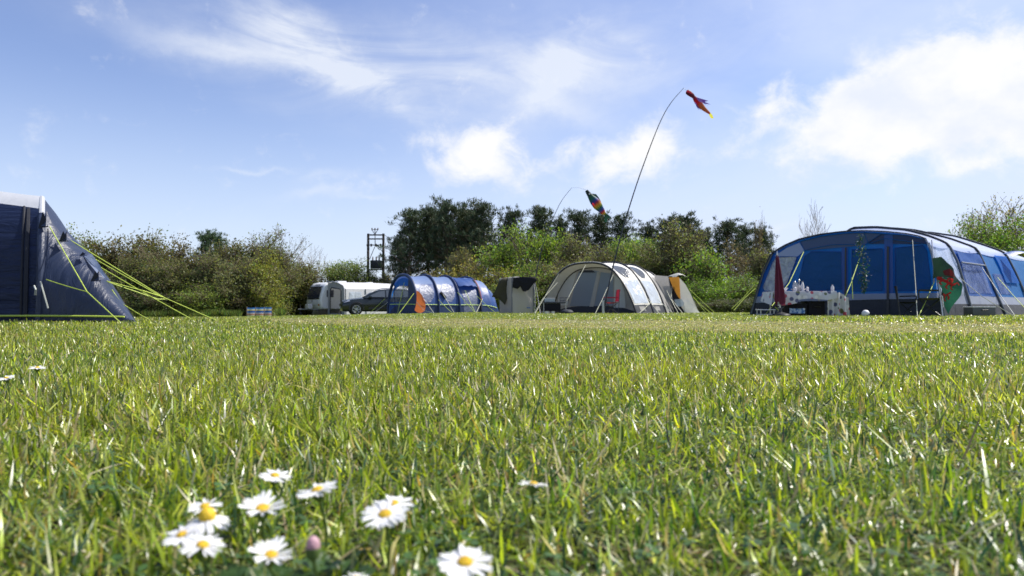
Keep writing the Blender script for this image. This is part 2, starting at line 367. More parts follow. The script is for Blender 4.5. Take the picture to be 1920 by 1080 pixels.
    idx = rng.choice(6, n, p=[.27, .26, .16, .15, .09, .07]); c = pal[idx]*rng.lognormal(-.08, .45, (n, 1)).clip(.25, 2.0)
    warm = (patch-.5)[:, None]*np.array([[.06, .03, .0]]); c = np.clip(c+warm, .01, 1)
    dead = rng.uniform(0, 1, n) < (.07+.10*(patch3 > .6)+.05*(patch2 < .4)); strawc = np.array([(.36, .30, .15), (.46, .41, .27), (.24, .18, .09), (.40, .26, .06)])
    c[dead] = strawc[rng.choice(4, dead.sum(), p=[.38, .34, .22, .06])]*rng.uniform(.75, 1.2, (dead.sum(), 1))
    trd = rng.uniform(0, 1, n) < tr*(.30+.5*patch); c[trd] = np.array([.33, .30, .14])*rng.uniform(.7, 1.25, (trd.sum(), 1))
    fr = far[:, None]*.55; c = c*(1-fr)+np.array([[.19, .23, .05]])*fr*rng.uniform(.8, 1.2, (n, 1))
    vc = np.repeat(c[:, None, :], 7, 1); vc[:, 0:2] *= .8; vc[:, 6] *= 1.12  # shade low in the turf painted in: blade feet darkened, tips lightened
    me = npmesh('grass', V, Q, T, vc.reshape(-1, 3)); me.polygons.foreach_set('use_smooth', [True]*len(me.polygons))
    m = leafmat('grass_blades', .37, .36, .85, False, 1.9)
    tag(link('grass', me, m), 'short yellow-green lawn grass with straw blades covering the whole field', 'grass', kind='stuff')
grass()
def clover():
    n = 5200; r = np.sqrt(rng.uniform(.2**2, 3.4**2, n)); a = rng.uniform(-.9, .9, n); x, y = r*np.sin(a), r*np.cos(a); k = vnoise(x, y, 3.1, 12) > .60; x, y = x[k], y[k]; n = len(x)
    h = rng.uniform(.008, .022, n); th = rng.uniform(0, 6.28, n); sz = rng.uniform(.0035, .0065, n); Vs = []; 
    for q in range(3):
        t = th+q*2.094; dx, dy = np.cos(t), np.sin(t); tl = rng.uniform(-.25, .45, n)
        C = np.stack([x, y, h], 1); D = np.stack([dx, dy, tl], 1)*sz[:, None]; W_ = np.stack([-dy, dx, 0*dx], 1)*sz[:, None]*.55
        Vs.append(np.stack([C, C+D*.6+W_, C+D*1.15+W_*.45, C+D*1.15-W_*.45, C+D*.6-W_], 1))
    V = np.concatenate(Vs).reshape(-1, 3); b = np.arange(3*n)[:, None]*5; Q = b+np.array([[0, 1, 2, 3]]); T = b+np.array([[0, 3, 4]])
    me = npmesh('clover', V, Q, T, np.repeat(np.array([[.055, .115, .028]])*rng.lognormal(0, .25, (3*n, 1)), 5, 0)); m = leafmat('clover_leaf', .45, .3, .5, False, 1.6)
    tag(link('clover', me, m), 'small dark clover leaves scattered low in the near turf', 'clover', kind='stuff')
clover()
# ------------------------------------------------------------------ daisies
def daisy_mesh(style, seed):
    r_ = random.Random(seed); pb = MB(); R = 1.0; n = {0: 42, 1: 30, 2: 26, 3: 26}[style]
    for k in range(n):
        a = 2*PI*(k+r_.uniform(-.3, .3))/n
        if style == 3 and (abs(math.sin(a)) > .93 and r_.random() < .75): continue
        if style == 1 and r_.random() < .12: continue
        L = R*r_.uniform(.86, 1.04); wd = R*r_.uniform(.062, .098); lay = r_.choice((0, .03, .06))
        up = {0: .10, 1: .05, 2: -.32, 3: .38}[style]+r_.uniform(-.10, .10); droop = r_.uniform(-.25, .05)
        ca, sa = math.cos(a), math.sin(a); rows = []; tw = r_.uniform(-.5, .5)
        for (t, ww) in ((.22, .45), (.5, .9), (.78, 1.0), (.95, .72), (1.0, .25)):
            rr = t*L; z = lay+up*(t-.2)+droop*(t-.2)**2
            for s in (-1, 0, 1):
                o = s*wd*ww; rows.append(Vector((ca*rr-sa*o, sa*rr+ca*o, z+(0 if s else -.02)+o*tw*t)))
        pb.add(rows, [(i*3+j, i*3+j+1, i*3+j+4, i*3+j+3) for i in range(4) for j in (0, 1)])
    cb = MB(); dr, dh = (.27, .16) if style != 2 else (.34, .42)
    cb.lathe([(dr*.9, -.05), (dr, .02), (dr*.92, dh*.45), (dr*.7, dh*.8), (dr*.35, dh*.97), (.01, dh)], (0, 0, .03), n=18)
    for k in range(90):
        q = math.sqrt((k+.5)/90); a = k*2.39996; z = .03+dh*math.sqrt(max(0, 1-q*q*.95))
        cb.lathe([(.022, 0), (.022, .02), (.008, .04)], (dr*q*math.cos(a), dr*q*math.sin(a), z-.015), n=5)
    return pb, cb
def mesh_of(mb, name, mat):
    me = bpy.data.meshes.new(name); me.from_pydata([tuple(v) for v in mb.v], [], mb.f); me.polygons.foreach_set('use_smooth', [True]*len(me.polygons))
    me.materials.append(mat); return me
M['petal'] = cloth('daisy_petal', (.86, .86, .88), .5, .35, (.9, .9, .9), 3, .1, .3, .05)
M['disc'] = solid('daisy_disc', (.72, .48, .02), .6, 0, .3, 6, .3)
M['stem'] = cloth('daisy_stem', (.10, .16, .04), .5, .2, (.2, .3, .05), 3, .1)
M['bud'] = cloth('daisy_bud', (.60, .36, .42), .5, .2, (.8, .4, .5), 40, .2, var=.5)
DM = {}
DAISIES = [(a_[0], a_[1], a_[2], a_[3]*.92)+a_[4:] for a_ in DAISIES]
for st in range(4):
    a_, b_ = daisy_mesh(st, 5+st); DM[st] = (mesh_of(a_, 'petals', M['petal']), mesh_of(b_, 'flower_centre', M['disc']))
for (px, py, d, rad, tilt, hd, st, lab) in DAISIES:
    c = pt(px, py, d); base = Vector((c.x+random.uniform(-.008, .008), c.y+.012, 0))
    t = thing('daisy', base, lab, 'daisy', 'daisies in the grass')
    R = Matrix.Rotation(tilt*.45, 3, 'X') @ Matrix.Rotation(hd*.5, 3, 'Y') @ Matrix.Rotation(random.uniform(0, 6), 3, 'Z')
    for me in DM[st]:
        o = link(me.name, me, None, t); o.location = c-base; o.scale = (rad,)*3; o.rotation_euler = R.to_euler()
    n = R @ Vector((0, 0, 1)); s = MB(); top = c-n*rad*.1
    s.tube([base, base.lerp(top, .5)+Vector((.002, .003, 0)), top-n*.006, top], .0009, 6)
    s.lathe([(.001, -.006), (.0035, -.003), (.0045, 0)], top, n, 8); s.build('stem', M['stem'], t)
c = pt(*BUD); t = thing('daisy_bud', (c.x, c.y+.01, 0), 'closed pink-tipped daisy bud between the open daisies', 'daisy bud')
b = MB(); b.lathe([(.002, -.003), (.0034, 0), (.0038, .003), (.003, .006), (.0012, .0078), (.0003, .008)], c, n=12); b.build('petals', M['bud'], t)
b = MB(); b.tube([(c.x, c.y+.01, 0), (c.x+.001, c.y+.004, c.z*.6), c-Vector((0, 0, .003))], .0009, 6); b.lathe([(.001, -.005), (.0036, -.003), (.0042, .0008), (.0039, .0022)], c, n=12); b.build('stem', M['stem'], t)
# rosettes of round dark daisy leaves
M['rosette'] = cloth('daisy_leaf', (.045, .095, .022), .4, .3, (.12, .22, .03), 60, .3)
for i, (px, Y, n_, lab) in enumerate([(520, .385, 15, 'dark round daisy leaves under the lowest half-open daisy'), (640, .40, 12, 'dark round daisy leaves behind the pink bud'), (400, .37, 12, 'dark round daisy leaves below the ragged daisy'), (850, .36, 9, 'dark round daisy leaves around the large daisy at the bottom')]):
    X = (px-960)/F*Y; b = MB()
    for k in range(n_):
        a = 2*PI*k/n_+random.uniform(-.3, .3); L = random.uniform(.016, .028); el_ = random.uniform(.25, .9); wd = L*.30; ca, sa = math.cos(a), math.sin(a)
        rows = []
        for (t_, ww) in ((.1, .15), (.45, .3), (.65, .9), (.85, 1), (1, .45)):
            for s_ in (-1, 0, 1):
                o = s_*wd*ww; rr = L*t_*math.cos(el_*(1-.3*t_)); z = .006+L*t_*math.sin(el_)*(1-.25*t_)
                rows.append((X+ca*rr-sa*o, Y+sa*rr+ca*o, z-(0 if s_ else .0015)))
        b.add(rows, [(q*3+j, q*3+j+1, q*3+j+4, q*3+j+3) for q in range(4) for j in (0, 1)])
    t = thing('daisy_leaves', (X, Y, 0), lab, 'leaf rosette', 'leaf rosettes of the daisies'); b.build('leaves', M['rosette'], t)
# ------------------------------------------------------------------ trees
M['leaf'] = leafmat('tree_foliage', .5, .45, .35, True, 1.7); M['needle'] = leafmat('pine_needles', .6, .12, .25, True, 1.2)
M['bark'] = solid('bark', (.16, .125, .09), .9, 0, .45, 5, .8, .2); M['twig'] = solid('bare_twigs', (.15, .125, .08), .85, 0, .35, 2, .3, .2)
M['greytwig'] = solid('grey_twigs', (.30, .27, .24), .85, 0, .3, 2, .3, .2)
def quads_at(C, s, aspect, dirs=None, jitter=1.0):
    n = len(C); D = rng.normal(0, 1, (n, 3)) if dirs is None else dirs+rng.normal(0, jitter, (n, 3))
    D /= np.linalg.norm(D, axis=1)[:, None]; U = np.cross(D, rng.normal(0, 1, (n, 3))); U /= np.linalg.norm(U, axis=1)[:, None]+1e-9
    L = (s*rng.uniform(.6, 1.35, n))[:, None]*D; Wd = (s*aspect*rng.uniform(.7, 1.2, n))[:, None]*U
    V = np.stack([C, C+L*.5+Wd*.5, C+L, C+L*.5-Wd*.5], 1).reshape(-1, 3); Q = np.arange(n)[:, None]*4+np.arange(4)[None]; return V, Q
def limbs(seg, name, sides=4):
    """list of (p0, p1, r0, r1) -> one mesh"""
    P0 = np.array([s[0] for s in seg], float); P1 = np.array([s[1] for s in seg], float); R0 = np.array([s[2] for s in seg]); R1 = np.array([s[3] for s in seg])
    D = P1-P0; D /= np.linalg.norm(D, axis=1)[:, None]+1e-9; A = np.cross(D, np.array([[.3, .2, .93]])); A /= np.linalg.norm(A, axis=1)[:, None]+1e-9; B = np.cross(D, A)
    rows = []
    for P, R in ((P0, R0), (P1, R1)):
        for k in range(sides):
            t = 2*PI*k/sides; rows.append(P+(A*math.cos(t)+B*math.sin(t))*R[:, None])
    V = np.stack(rows, 1).reshape(-1, 3); b = np.arange(len(seg))[:, None]*2*sides
    Q = np.concatenate([b+np.array([[k, (k+1) % sides, sides+(k+1) % sides, sides+k]]) for k in range(sides)])
    me = npmesh(name, V, Q); me.polygons.foreach_set('use_smooth', [True]*len(me.polygons)); return me
def grow(r_, H, trunk_h, spread, levels, kids, r0, up=.5, multi=1, wob=.25):
    """branching skeleton: returns trunk/limb segments, twig segments, tips"""
    big, twig, tips = [], [], []
    def rec(p, d, L, r, lev):
        n = 3; q = p
        for i in range(n):
            d = (d+Vector((r_.gauss(0, wob), r_.gauss(0, wob), r_.gauss(0, wob*.6)+.05))*.45).normalized(); e = q+d*L/n
            (big if lev <= 1 else twig).append((tuple(q), tuple(e), r*(1-i/n*.35), r*(1-(i+1)/n*.35))); q = e
            if lev < levels and (i > 0 or lev > 0):
                for _ in range(kids if i == n-1 else max(1, kids-1)):
                    a = r_.uniform(0, 2*PI); out = Vector((math.cos(a), math.sin(a), 0)); nd_ = (d*.75+out*spread*r_.uniform(.6, 1.3)+Vector((0, 0, up*r_.uniform(.2, 1)))).normalized()
                    rec(q, nd_, L*r_.uniform(.5, .78), r*.52, lev+1)
        if lev >= levels: tips.append(tuple(q))
    for k in range(multi):
        a = r_.uniform(0, 2*PI); d = Vector((math.cos(a)*.35*(multi > 1), math.sin(a)*.35*(multi > 1), 1)).normalized()
        rec(Vector((d.x*.3*(multi > 1), d.y*.3*(multi > 1), -.05)), d, trunk_h*r_.uniform(.6, 1.15), r0, 0)
    return big, twig, tips
def normalise(H, Wd, *arrs):
    """scale skeleton to unit height H and width Wd"""
    allp = np.concatenate([np.array([s[1] for s in a]) if len(a) and len(a[0]) == 4 else np.array(a) for a in arrs if len(a)])
    sz = H/np.percentile(allp[:, 2], 99.5); sx = Wd/2/np.percentile(np.hypot(allp[:, 0], allp[:, 1]), 88)
    f = lambda p: (p[0]*sx, p[1]*sx, p[2]*sz)
    return [[(f(s[0]), f(s[1]), s[2], s[3]) if len(s) == 4 else f(s) for s in a] for a in arrs]
def leafcol(n, base, var=.38, yel=.25):
    b = np.array(base)[None]*rng.lognormal(0, var, (n, 1)); b[:, 0] *= 1+rng.normal(0, yel, n).clip(-.5, .8); return b.clip(.004, .9)
def proto_broad(seed, H, Wd, nleaf, ls, base, kids=3, dens_low=.5, multi=2, twigs='bark', clump=.32):
    """leafy tree or bush: trunk with limbs, crown of leaf clumps with gaps"""
    r_ = random.Random(seed); big, twig, tips = grow(r_, H, H*.36, .8, 3, kids, .028*H**.8, .35, multi)
    big, twig, tips = normalise(H*.95, Wd*.95, big, twig, tips)
    T = np.array(tips); 
    # extra low clumps make a skirt down to the ground
    nl = int(len(T)*dens_low); a = rng.uniform(0, 2*PI, nl); rr = Wd/2*np.sqrt(rng.uniform(.25, 1, nl)); low = np.stack([np.cos(a)*rr*.9, np.sin(a)*rr*.9, rng.uniform(.05, .5, nl)*H], 1)
    T = np.concatenate([T, low]); ncl = len(T); wt = rng.lognormal(0, .6, ncl); wt /= wt.sum(); idx = rng.choice(ncl, nleaf, p=wt)
    cs = clump*Wd/3*rng.uniform(.5, 1.25, ncl)
    C = T[idx]+rng.normal(0, 1, (nleaf, 3)).clip(-1.7, 1.7)*cs[idx][:, None]*np.array([[1, 1, .62]]); C[:, 2] = np.maximum(C[:, 2], .03)
    tint = rng.lognormal(0, .25, (ncl, 1))[idx]
    V, Q = quads_at(C, np.full(nleaf, ls), .62); col = leafcol(nleaf, base)*tint
    crown = npmesh('crown', V, Q, None, np.repeat(col, 4, 0)); crown.materials.append(M['leaf'])
    trunk = limbs(big+twig, 'trunk', 4); trunk.materials.append(M[twigs]); return [('trunk', trunk), ('crown', crown)]
def proto_twiggy(seed, H, Wd, base, nleaf, mat='twig', levels=4, kids=3, multi=3, r0=.02, ls=.10, sprd=.9):
    r_ = random.Random(seed); big, twig, tips = grow(r_, H, H*.34, sprd, levels, kids, r0*H**.7, .45, multi, .3)
    big, twig, tips = normalise(H, Wd, big, twig, tips)
    twig = [(a, b, max(c*.8, .009), max(d*.8, .007)) for a, b, c, d in twig]
    twig = [s_ for s_ in twig if s_[1][2] > 0.02]
    out = [('trunk', limbs(big, 'trunk', 5)), ('branches', limbs(twig, 'branches', 3))]
    out[0][1].materials.append(M['bark']); out[1][1].materials.append(M[mat])
    if nleaf:
        T = np.array([s[1] for s in twig]); rr_ = np.sqrt(rng.uniform(.1, 1, len(T)//3))*Wd*.45; aa_ = rng.uniform(0, 6.28, len(T)//3); T = np.concatenate([T, np.stack([np.cos(aa_)*rr_, np.sin(aa_)*rr_, rng.uniform(.02, .7, len(T)//3)*H], 1)]) if nleaf > 2000 else T; idx = rng.integers(0, len(T), nleaf); C = T[idx]+rng.normal(0, .16, (nleaf, 3)).clip(-.25, .25); C[:, 2] = np.maximum(C[:, 2], .03)
        V, Q = quads_at(C, np.full(nleaf, ls), .6); me = npmesh('crown', V, Q, None, np.repeat(leafcol(nleaf, base), 4, 0)); me.materials.append(M['leaf']); out.append(('crown', me))
    return out
def proto_pine(seed, H, Wd, base=(.042, .060, .032), bare=.3):
    r_ = random.Random(seed); seg, C, Dd = [], [], []; pts = [Vector((0, 0, -.05))]
    for i in range(9): pts.append(Vector((r_.gauss(0, .05)*i*.3, r_.gauss(0, .05)*i*.3, H*(i+1)/9.4)))
    for i in range(9): seg.append((tuple(pts[i]), tuple(pts[i+1]), .022*H*(1-i/10), .022*H*(1-(i+1)/10)))
    def at(z):
        f = min(max(z/H*9.4, 0), 8.999); i = int(f); return pts[i].lerp(pts[i+1], f-i)
    nb = 44
    for k in range(nb):
        f = bare+(1-bare)*(k+.5)/nb; p = at(f*H); a = k*2.4+r_.uniform(-.5, .5)
        prof = min(1, ((1-f)/(1-bare)*1.25+.02))**.8*r_.uniform(.5, 1.2); L = Wd/2*max(.16, prof)
        d = Vector((math.cos(a), math.sin(a), .25+.55*f)).normalized(); q = p
        for j in range(4):
            e = q+d*L/4; d = (d+Vector((r_.gauss(0, .12), r_.gauss(0, .12), .10))).normalized(); seg.append((tuple(q), tuple(e), .007*H*(1-f*.6)*(1-j/5), .007*H*(1-f*.6)*(1-(j+1)/5))); q = e
            if j >= 1:
                for _ in range(2):
                    o = Vector((r_.gauss(0, 1), r_.gauss(0, 1), r_.gauss(.25, .45)))*.115*Wd; c = q+o; seg.append((tuple(q), tuple(c), .012, .008)); n = r_.randint(18, 32)
                    cc = np.array(c)[None]+rng.normal(0, .022*Wd, (n, 3))*np.array([[1, 1, .8]]); dd = rng.normal(0, .75, (n, 3))+np.array([[0, 0, .95]])+np.array(d)[None]*.4
                    C.append(cc); Dd.append(dd)
    for k in range(26):   # upright shoots give the ragged top
        a = k*2.4; rr = Wd*.36*math.sqrt(k/26); zt = H*(1.0-.42*(rr/(Wd*.36)))+r_.uniform(-.04, .05)*H
        zz = rng.uniform(0, 1, 34)*1.25; cc = np.stack([math.cos(a)*rr+rng.normal(0, .026*Wd, 34)*(1.3-zz), math.sin(a)*rr+rng.normal(0, .026*Wd, 34)*(1.3-zz), zt-(1-zz)*.11*H], 1)
        C.append(cc); Dd.append(rng.normal(0, .5, (34, 3))+np.array([[0, 0, 1.1]])); seg.append((tuple(at(zt*.8)), (math.cos(a)*rr, math.sin(a)*rr, zt), .03, .008))
    for k in range(8):   # candle at the top
        cc = np.array(at(H*.99))[None]+rng.normal(0, .05*Wd, (12, 3)); C.append(cc); Dd.append(rng.normal(0, .4, (12, 3))+np.array([[0, 0, 1.3]]))
    C = np.concatenate(C); Dd = np.concatenate(Dd); Dd /= np.linalg.norm(Dd, axis=1)[:, None]
    V, Q = quads_at(C, np.full(len(C), .36), .15, Dd, .12)
    crown = npmesh('crown', V, Q, None, np.repeat(leafcol(len(C), base, .35, .15), 4, 0)); crown.materials.append(M['needle'])
    tr_ = limbs(seg, 'trunk', 5); tr_.materials.append(M['bark']); return [('trunk', tr_), ('crown', crown)]
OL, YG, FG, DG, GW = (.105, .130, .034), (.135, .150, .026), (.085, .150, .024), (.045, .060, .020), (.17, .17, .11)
W1 = (1., 1., 1.)
PROTO = {
 'broad': [proto_broad(s, 5, 3.4, 9000, .15, W1, 3, .7, 3) for s in (1, 2, 3)],
 'bush': [proto_broad(s, 2.6, 3.0, 7000, .12, W1, 3, .9, 4, clump=.3) for s in (4, 5)],
 'syc': [proto_broad(s, 5, 4.8, 11000, .16, W1, 3, .6, 2, clump=.22) for s in (6, 7)],
 'twig': [proto_twiggy(s, 5, 3.2, W1, 10500, ls=.145) for s in (8, 9, 10)],
 'bare': [proto_twiggy(s, 5, 3.0, W1, 0, 'greytwig', 4, 2, 2, .011, sprd=.95) for s in (12,)],
 'barec': [proto_twiggy(s, 5, 3.2, W1, 1700, 'twig', 4, 2, 4, .011, sprd=.95) for s in (14, 15)],
 'spindle': [proto_twiggy(22, 5, 1.8, W1, 350, 'twig', 3, 3, 1, sprd=.5)],
 'pine': [proto_pine(s, 9, 4.2) for s in (16, 17, 18, 19)], 'pinel': [proto_pine(20, 9, 3.6, bare=.45)]}
HREF = {'broad': (5, 3.4), 'bush': (2.6, 3.0), 'syc': (5, 4.8), 'twig': (5, 3.2), 'bare': (5, 3.0), 'barec': (5, 3.2), 'spindle': (5, 1.8), 'pine': (9, 4.2), 'pinel': (9, 3.6)}
NAMES = {'broad': ('broadleaf_tree', 'tree'), 'bush': ('bush', 'bush'), 'syc': ('broadleaf_tree', 'tree'), 'twig': ('thorn_tree', 'tree'), 'bare': ('bare_tree', 'tree'), 'barec': ('budding_tree', 'tree'), 'spindle': ('bare_tree', 'tree'), 'pine': ('pine_tree', 'tree'), 'pinel': ('pine_tree', 'tree')}
cnt = {}
def tree(kind, px, Y, topy, wpx, tint, label, group, rot=None):
    if kind == 'twig': tint = tuple(.35*a_+.65*b_ for a_, b_ in zip(tint, (.110, .140, .040)))
    P = PROTO[kind]; k = cnt.get(kind, 0); cnt[kind] = k+1; parts = P[k % len(P)]; h0, w0 = HREF[kind]
    b = gp(px, Y); H = pt(px, topy, Y).z-b.z; Wd = wpx/F*Y*(1.42 if 'pine' in kind else 1.12); o = thing(NAMES[kind][0], b, label, NAMES[kind][1], group)
    o.scale = (Wd/w0, Wd/w0, H/h0); o.rotation_euler = (0, 0, random.uniform(0, 6.28) if rot is None else rot)
    for nm, me in parts:
        c = bpy.data.objects.new(nm, me); COL.objects.link(c); c.parent = o; tn = (1.25, 1.25, 1.2) if 'pine' in kind else (1.6, 1.55, 1.6); c.color = (tint[0]*tn[0], tint[1]*tn[1], tint[2]*tn[2], 1)
HG, PG, MG = 'trees of the hedgerow behind the caravan', 'pines above the thicket', 'trees and bushes of the thicket behind the tents'
def mul(c, k): return tuple(x*k for x in c)
T_ = [
 ('broad', 60, 47, 447, 110, OL, 'olive hedgerow tree hidden behind the navy tent', HG),
 ('broad', 152, 52, 441, 88, OL, 'olive-brown tree at the end of the hedgerow, rising above the navy tent slope', HG),
 ('broad', 200, 53, 441, 84, mul(OL, 1.05), 'olive tree second from the navy tent along the hedgerow skyline', HG),
 ('broad', 250, 53, 436, 88, (.085, .078, .026), 'olive tree at the highest part of the skyline nearest the navy tent', HG),
 ('broad', 300, 53, 438, 92, (.080, .088, .024), 'broad olive-green tree in the middle of the long hedgerow skyline', HG),
 ('broad', 342, 53, 442, 84, (.078, .072, .026), 'brown-olive tree just before the dark conifer tips', HG),
 ('pine', 386, 54, 440, 44, (1.1, 1.3, 1.1), 'dark conifer tip poking out of the hedgerow, taller one', HG),
 ('pine', 408, 55, 446, 42, (1.1, 1.3, 1.1), 'dark conifer tip just right of the taller conifer tip', HG),
 ('broad', 440, 53, 449, 88, (.085, .088, .030), 'olive tree right of the dark conifer tips', HG),
 ('twig', 478, 53, 441, 84, (.085, .090, .035), 'twiggy tree on the skyline above the yellow-green one', HG),
 ('barec', 516, 52, 438, 88, (.085, .092, .030), 'tall twiggy tree with fine bare crown where the hedgerow steps down', HG),
 ('broad', 545, 57, 466, 66, (.085, .095, .03), 'green tree at the shoulder of the hedgerow', HG),
 ('bare', 583, 57, 458, 66, W1, 'grey leafless tree at the low end of the hedgerow', HG),
 ('bush', 190, 45, 512, 90, mul(DG, 1.2), 'dark bush under the guy ropes nearest the navy tent', HG),
 ('twig', 228, 46, 500, 84, (.20, .20, .14), 'pale grey-white willow bush behind the guy ropes', HG),
 ('twig', 262, 47, 478, 76, (.075, .062, .024), 'brown twiggy tree right of the pale willow bush', HG),
 ('bush', 276, 44.5, 545, 80, mul(DG, 1.1), 'low dark bush at the foot of the hedgerow where the ropes end', HG),
 ('twig', 306, 47, 470, 80, (.075, .066, .028), 'dark brown thicket tree in the middle of the hedgerow', HG),
 ('twig', 345, 46, 490, 76, (.062, .052, .022), 'darkest brown shrub of the hedgerow', HG),
 ('bush', 382, 44.5, 530, 76, (.10, .135, .026), 'fresh green bush low in the hedgerow', HG),
 ('twig', 400, 47, 476, 80, (.115, .115, .062), 'greyish twiggy tree above the fresh green low bush', HG),
 ('twig', 437, 46, 482, 80, (.125, .110, .072), 'pinkish grey thicket tree above the striped windbreak', HG),
 ('broad', 478, 47, 466, 70, YG, 'yellow-green tree brightest in the hedgerow', HG),
 ('bush', 497, 46.5, 520, 66, (.135, .150, .03), 'yellow-green bush right of the striped windbreak', HG),
 ('twig', 512, 52, 480, 74, (.08, .065, .035), 'purple-brown shrub left of the caravan', HG),
 ('bush', 452, 46.5, 545, 84, (.060, .058, .024), 'dark brown bush directly behind the windbreak', HG),
 ('bush', 508, 50, 548, 56, (.07, .075, .025), 'olive bush beside the caravan front', HG),
 ('broad', 572, 57, 490, 66, (.085, .092, .03), 'green bushy tree rising behind the caravan front', HG),
 ('syc', 650, 56, 485, 78, (.085, .115, .030), 'round green tree above the caravan roof', HG),
 ('broad', 612, 57, 500, 64, (.13, .14, .075), 'pale green bush between caravan and round green tree', HG),
 ('twig', 700, 58, 516, 74, (.09, .08, .035), 'brown scrub at the foot of the transformer poles', HG),
 ('twig', 740, 57, 520, 74, (.085, .075, .035), 'brown scrub between transformer poles and pines', HG),
 ('pine', 768, 58, 402, 76, W1, 'pine at the open end of the row, nearest the transformer', PG),
 ('pine', 802, 60, 394, 66, W1, 'second pine from the transformer, with bare trunk below', PG),
 ('pine', 838, 58, 384, 70, W1, 'third pine from the transformer, joint highest of the group', PG),
 ('pinel', 818, 63, 402, 60, W1, 'slim pine set back between second and third pine', PG),
 ('pine', 872, 60, 396, 64, mul((1.1, 1.0, .9), 1.1), 'fourth pine from the transformer, brownish dark crown', PG),
 ('pine', 903, 58, 387, 72, W1, 'pine at the right end of the tall group', PG),
 ('pine', 885, 64, 400, 70, W1, 'pine set back behind the tall group right end', PG),
 ('pine', 750, 62, 450, 44, W1, 'small ragged pine beside the transformer poles', PG),
 ('pine', 958, 62, 400, 60, W1, 'pine just right of the gap after the tall group', PG),
 ('pine', 1010, 62, 397, 70, W1, 'wide pine above the bright green sycamore', PG),
 ('pine', 1050, 66, 414, 50, W1, 'small pine crossed by the thin pole of the fish windsock', PG),
 ('pine', 1085, 62, 403, 66, W1, 'rounded pine left of the fish windsock tail', PG),
 ('pine', 1130, 63, 408, 60, W1, 'pine directly under the fish windsock tail', PG),
 ('pine', 1166, 62, 411, 56, W1, 'pine crossed by the long black pole', PG),
 ('pine', 1217, 66, 427, 56, W1, 'lower pine just right of the long black pole', PG),
 ('pine', 1255, 64, 414, 66, W1, 'pine left of the highest one above the cream tent', PG),
 ('pine', 1293, 62, 411, 70, W1, 'highest pine above the porch end of the cream tent', PG),
 ('pine', 1325, 68, 438, 50, W1, 'low pine in the dip between two taller ones', PG),
 ('pine', 1366, 62, 420, 70, W1, 'dense rounded pine standing over the gap between cream and blue tents', PG),
 ('pine', 1398, 66, 430, 50, W1, 'small pine right of the dense rounded pine', PG),
 ('pine', 1432, 62, 434, 46, W1, 'last pine before the big blue tent', PG),
 ('syc', 985, 50, 420, 118, (.110, .165, .024), 'large bright green sycamore in front of the pines', MG),
 ('syc', 1192, 50, 440, 88, (.105, .160, .030), 'bright green tree right of the long black pole', MG),
 ('broad', 1130, 52, 452, 64, (.085, .115, .032), 'mid green tree left of the long black pole', MG),
 ('twig', 1075, 50, 448, 80, (.095, .090, .040), 'brown twiggy tree right of the sycamore', MG),
 ('twig', 1105, 47, 474, 76, (.105, .090, .048), 'reddish-brown scrub above the cream tent roof', MG),
 ('twig', 1150, 48, 470, 76, (.105, .085, .045), 'brown scrub behind the long black pole', MG),
 ('bush', 880, 50, 486, 90, (.150, .140, .038), 'yellowish broom bush above the blue tunnel tent', MG),
 ('twig', 850, 52, 470, 60, (.12, .085, .045), 'reddish twiggy shrub below the tall pines', MG),
 ('bush', 935, 48, 502, 86, (.155, .160, .035), 'yellow-green bush above the far end of the blue tunnel tent', MG),
 ('bush', 1003, 46, 488, 84, (.090, .135, .025), 'rounded green bush behind the clothes-hung utility tent', MG),
 ('bush', 800, 53, 510, 80, (.10, .09, .035), 'brown-green bush behind the blue tent front', MG),
 ('twig', 1040, 46, 490, 84, (.115, .095, .050), 'brown twiggy shrub left of the cream tent arch', MG),
 ('bush', 960, 42, 520, 80, (.080, .105, .03), 'dark green bush behind the utility tent', MG),
 ('twig', 1235, 46, 462, 76, (.105, .105, .040), 'olive twiggy tree behind the cream tent roof slope', MG),
 ('twig', 1282, 45, 424, 96, (.10, .085, .042), 'tall brown twiggy tree behind the cream tent porch', MG),
 ('barec', 1262, 47, 450, 80, (.11, .105, .045), 'sparse twiggy tree beside the tall brown one', MG),
 ('bush', 1340, 41, 470, 104, (.090, .145, .022), 'bright green bushy tree between the cream and big blue tents', MG),
 ('bush', 1318, 37, 522, 80, (.080, .140, .020), 'low bright green bush at the cream tent end', MG),
 ('bush', 1384, 38, 515, 90, (.080, .125, .022), 'green bush at the edge of the big blue tent', MG),
 ('barec', 1405, 44, 452, 84, (.12, .10, .050), 'brownish budding tree left of the big blue tent', MG),
 ('spindle', 1409, 43, 404, 34, (.12, .10, .050), 'thin spire-like bare tree sticking up left of the big blue tent', MG),
 ('twig', 1444, 42, 468, 70, (.10, .09, .04), 'brown twiggy tree half hidden by the big blue tent corner', MG),
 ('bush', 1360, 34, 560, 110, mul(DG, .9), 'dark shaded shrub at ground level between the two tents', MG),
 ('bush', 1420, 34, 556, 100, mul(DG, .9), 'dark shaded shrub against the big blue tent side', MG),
 ('bare', 1511, 32, 384, 62, W1, 'leafless grey tree sticking up above the big blue tent roof', MG),
 ('bush', 1560, 30, 470, 120, FG, 'bush hidden behind the big blue tent', MG),
 ('barec', 1845, 30, 378, 118, (.16, .15, .05), 'twiggy budding tree beyond the big blue tent roof end', MG),
 ('barec', 1905, 32, 384, 110, (.16, .15, .05), 'twiggy budding tree above the dense green bush at the view edge', MG),
 ('syc', 1898, 27, 402, 130, (.085, .140, .022), 'dense bright green bush rising over the big blue tent end', MG),
 ('barec', 1800, 31, 408, 56, (.15, .14, .06), 'short pale twiggy shrub just above the big blue tent roof line', MG),
 ('syc', 2010, 27, 400, 150, (.085, .135, .022), 'dense green bush beyond the picture edge past the big blue tent', MG)]
for a in T_: tree(*a)
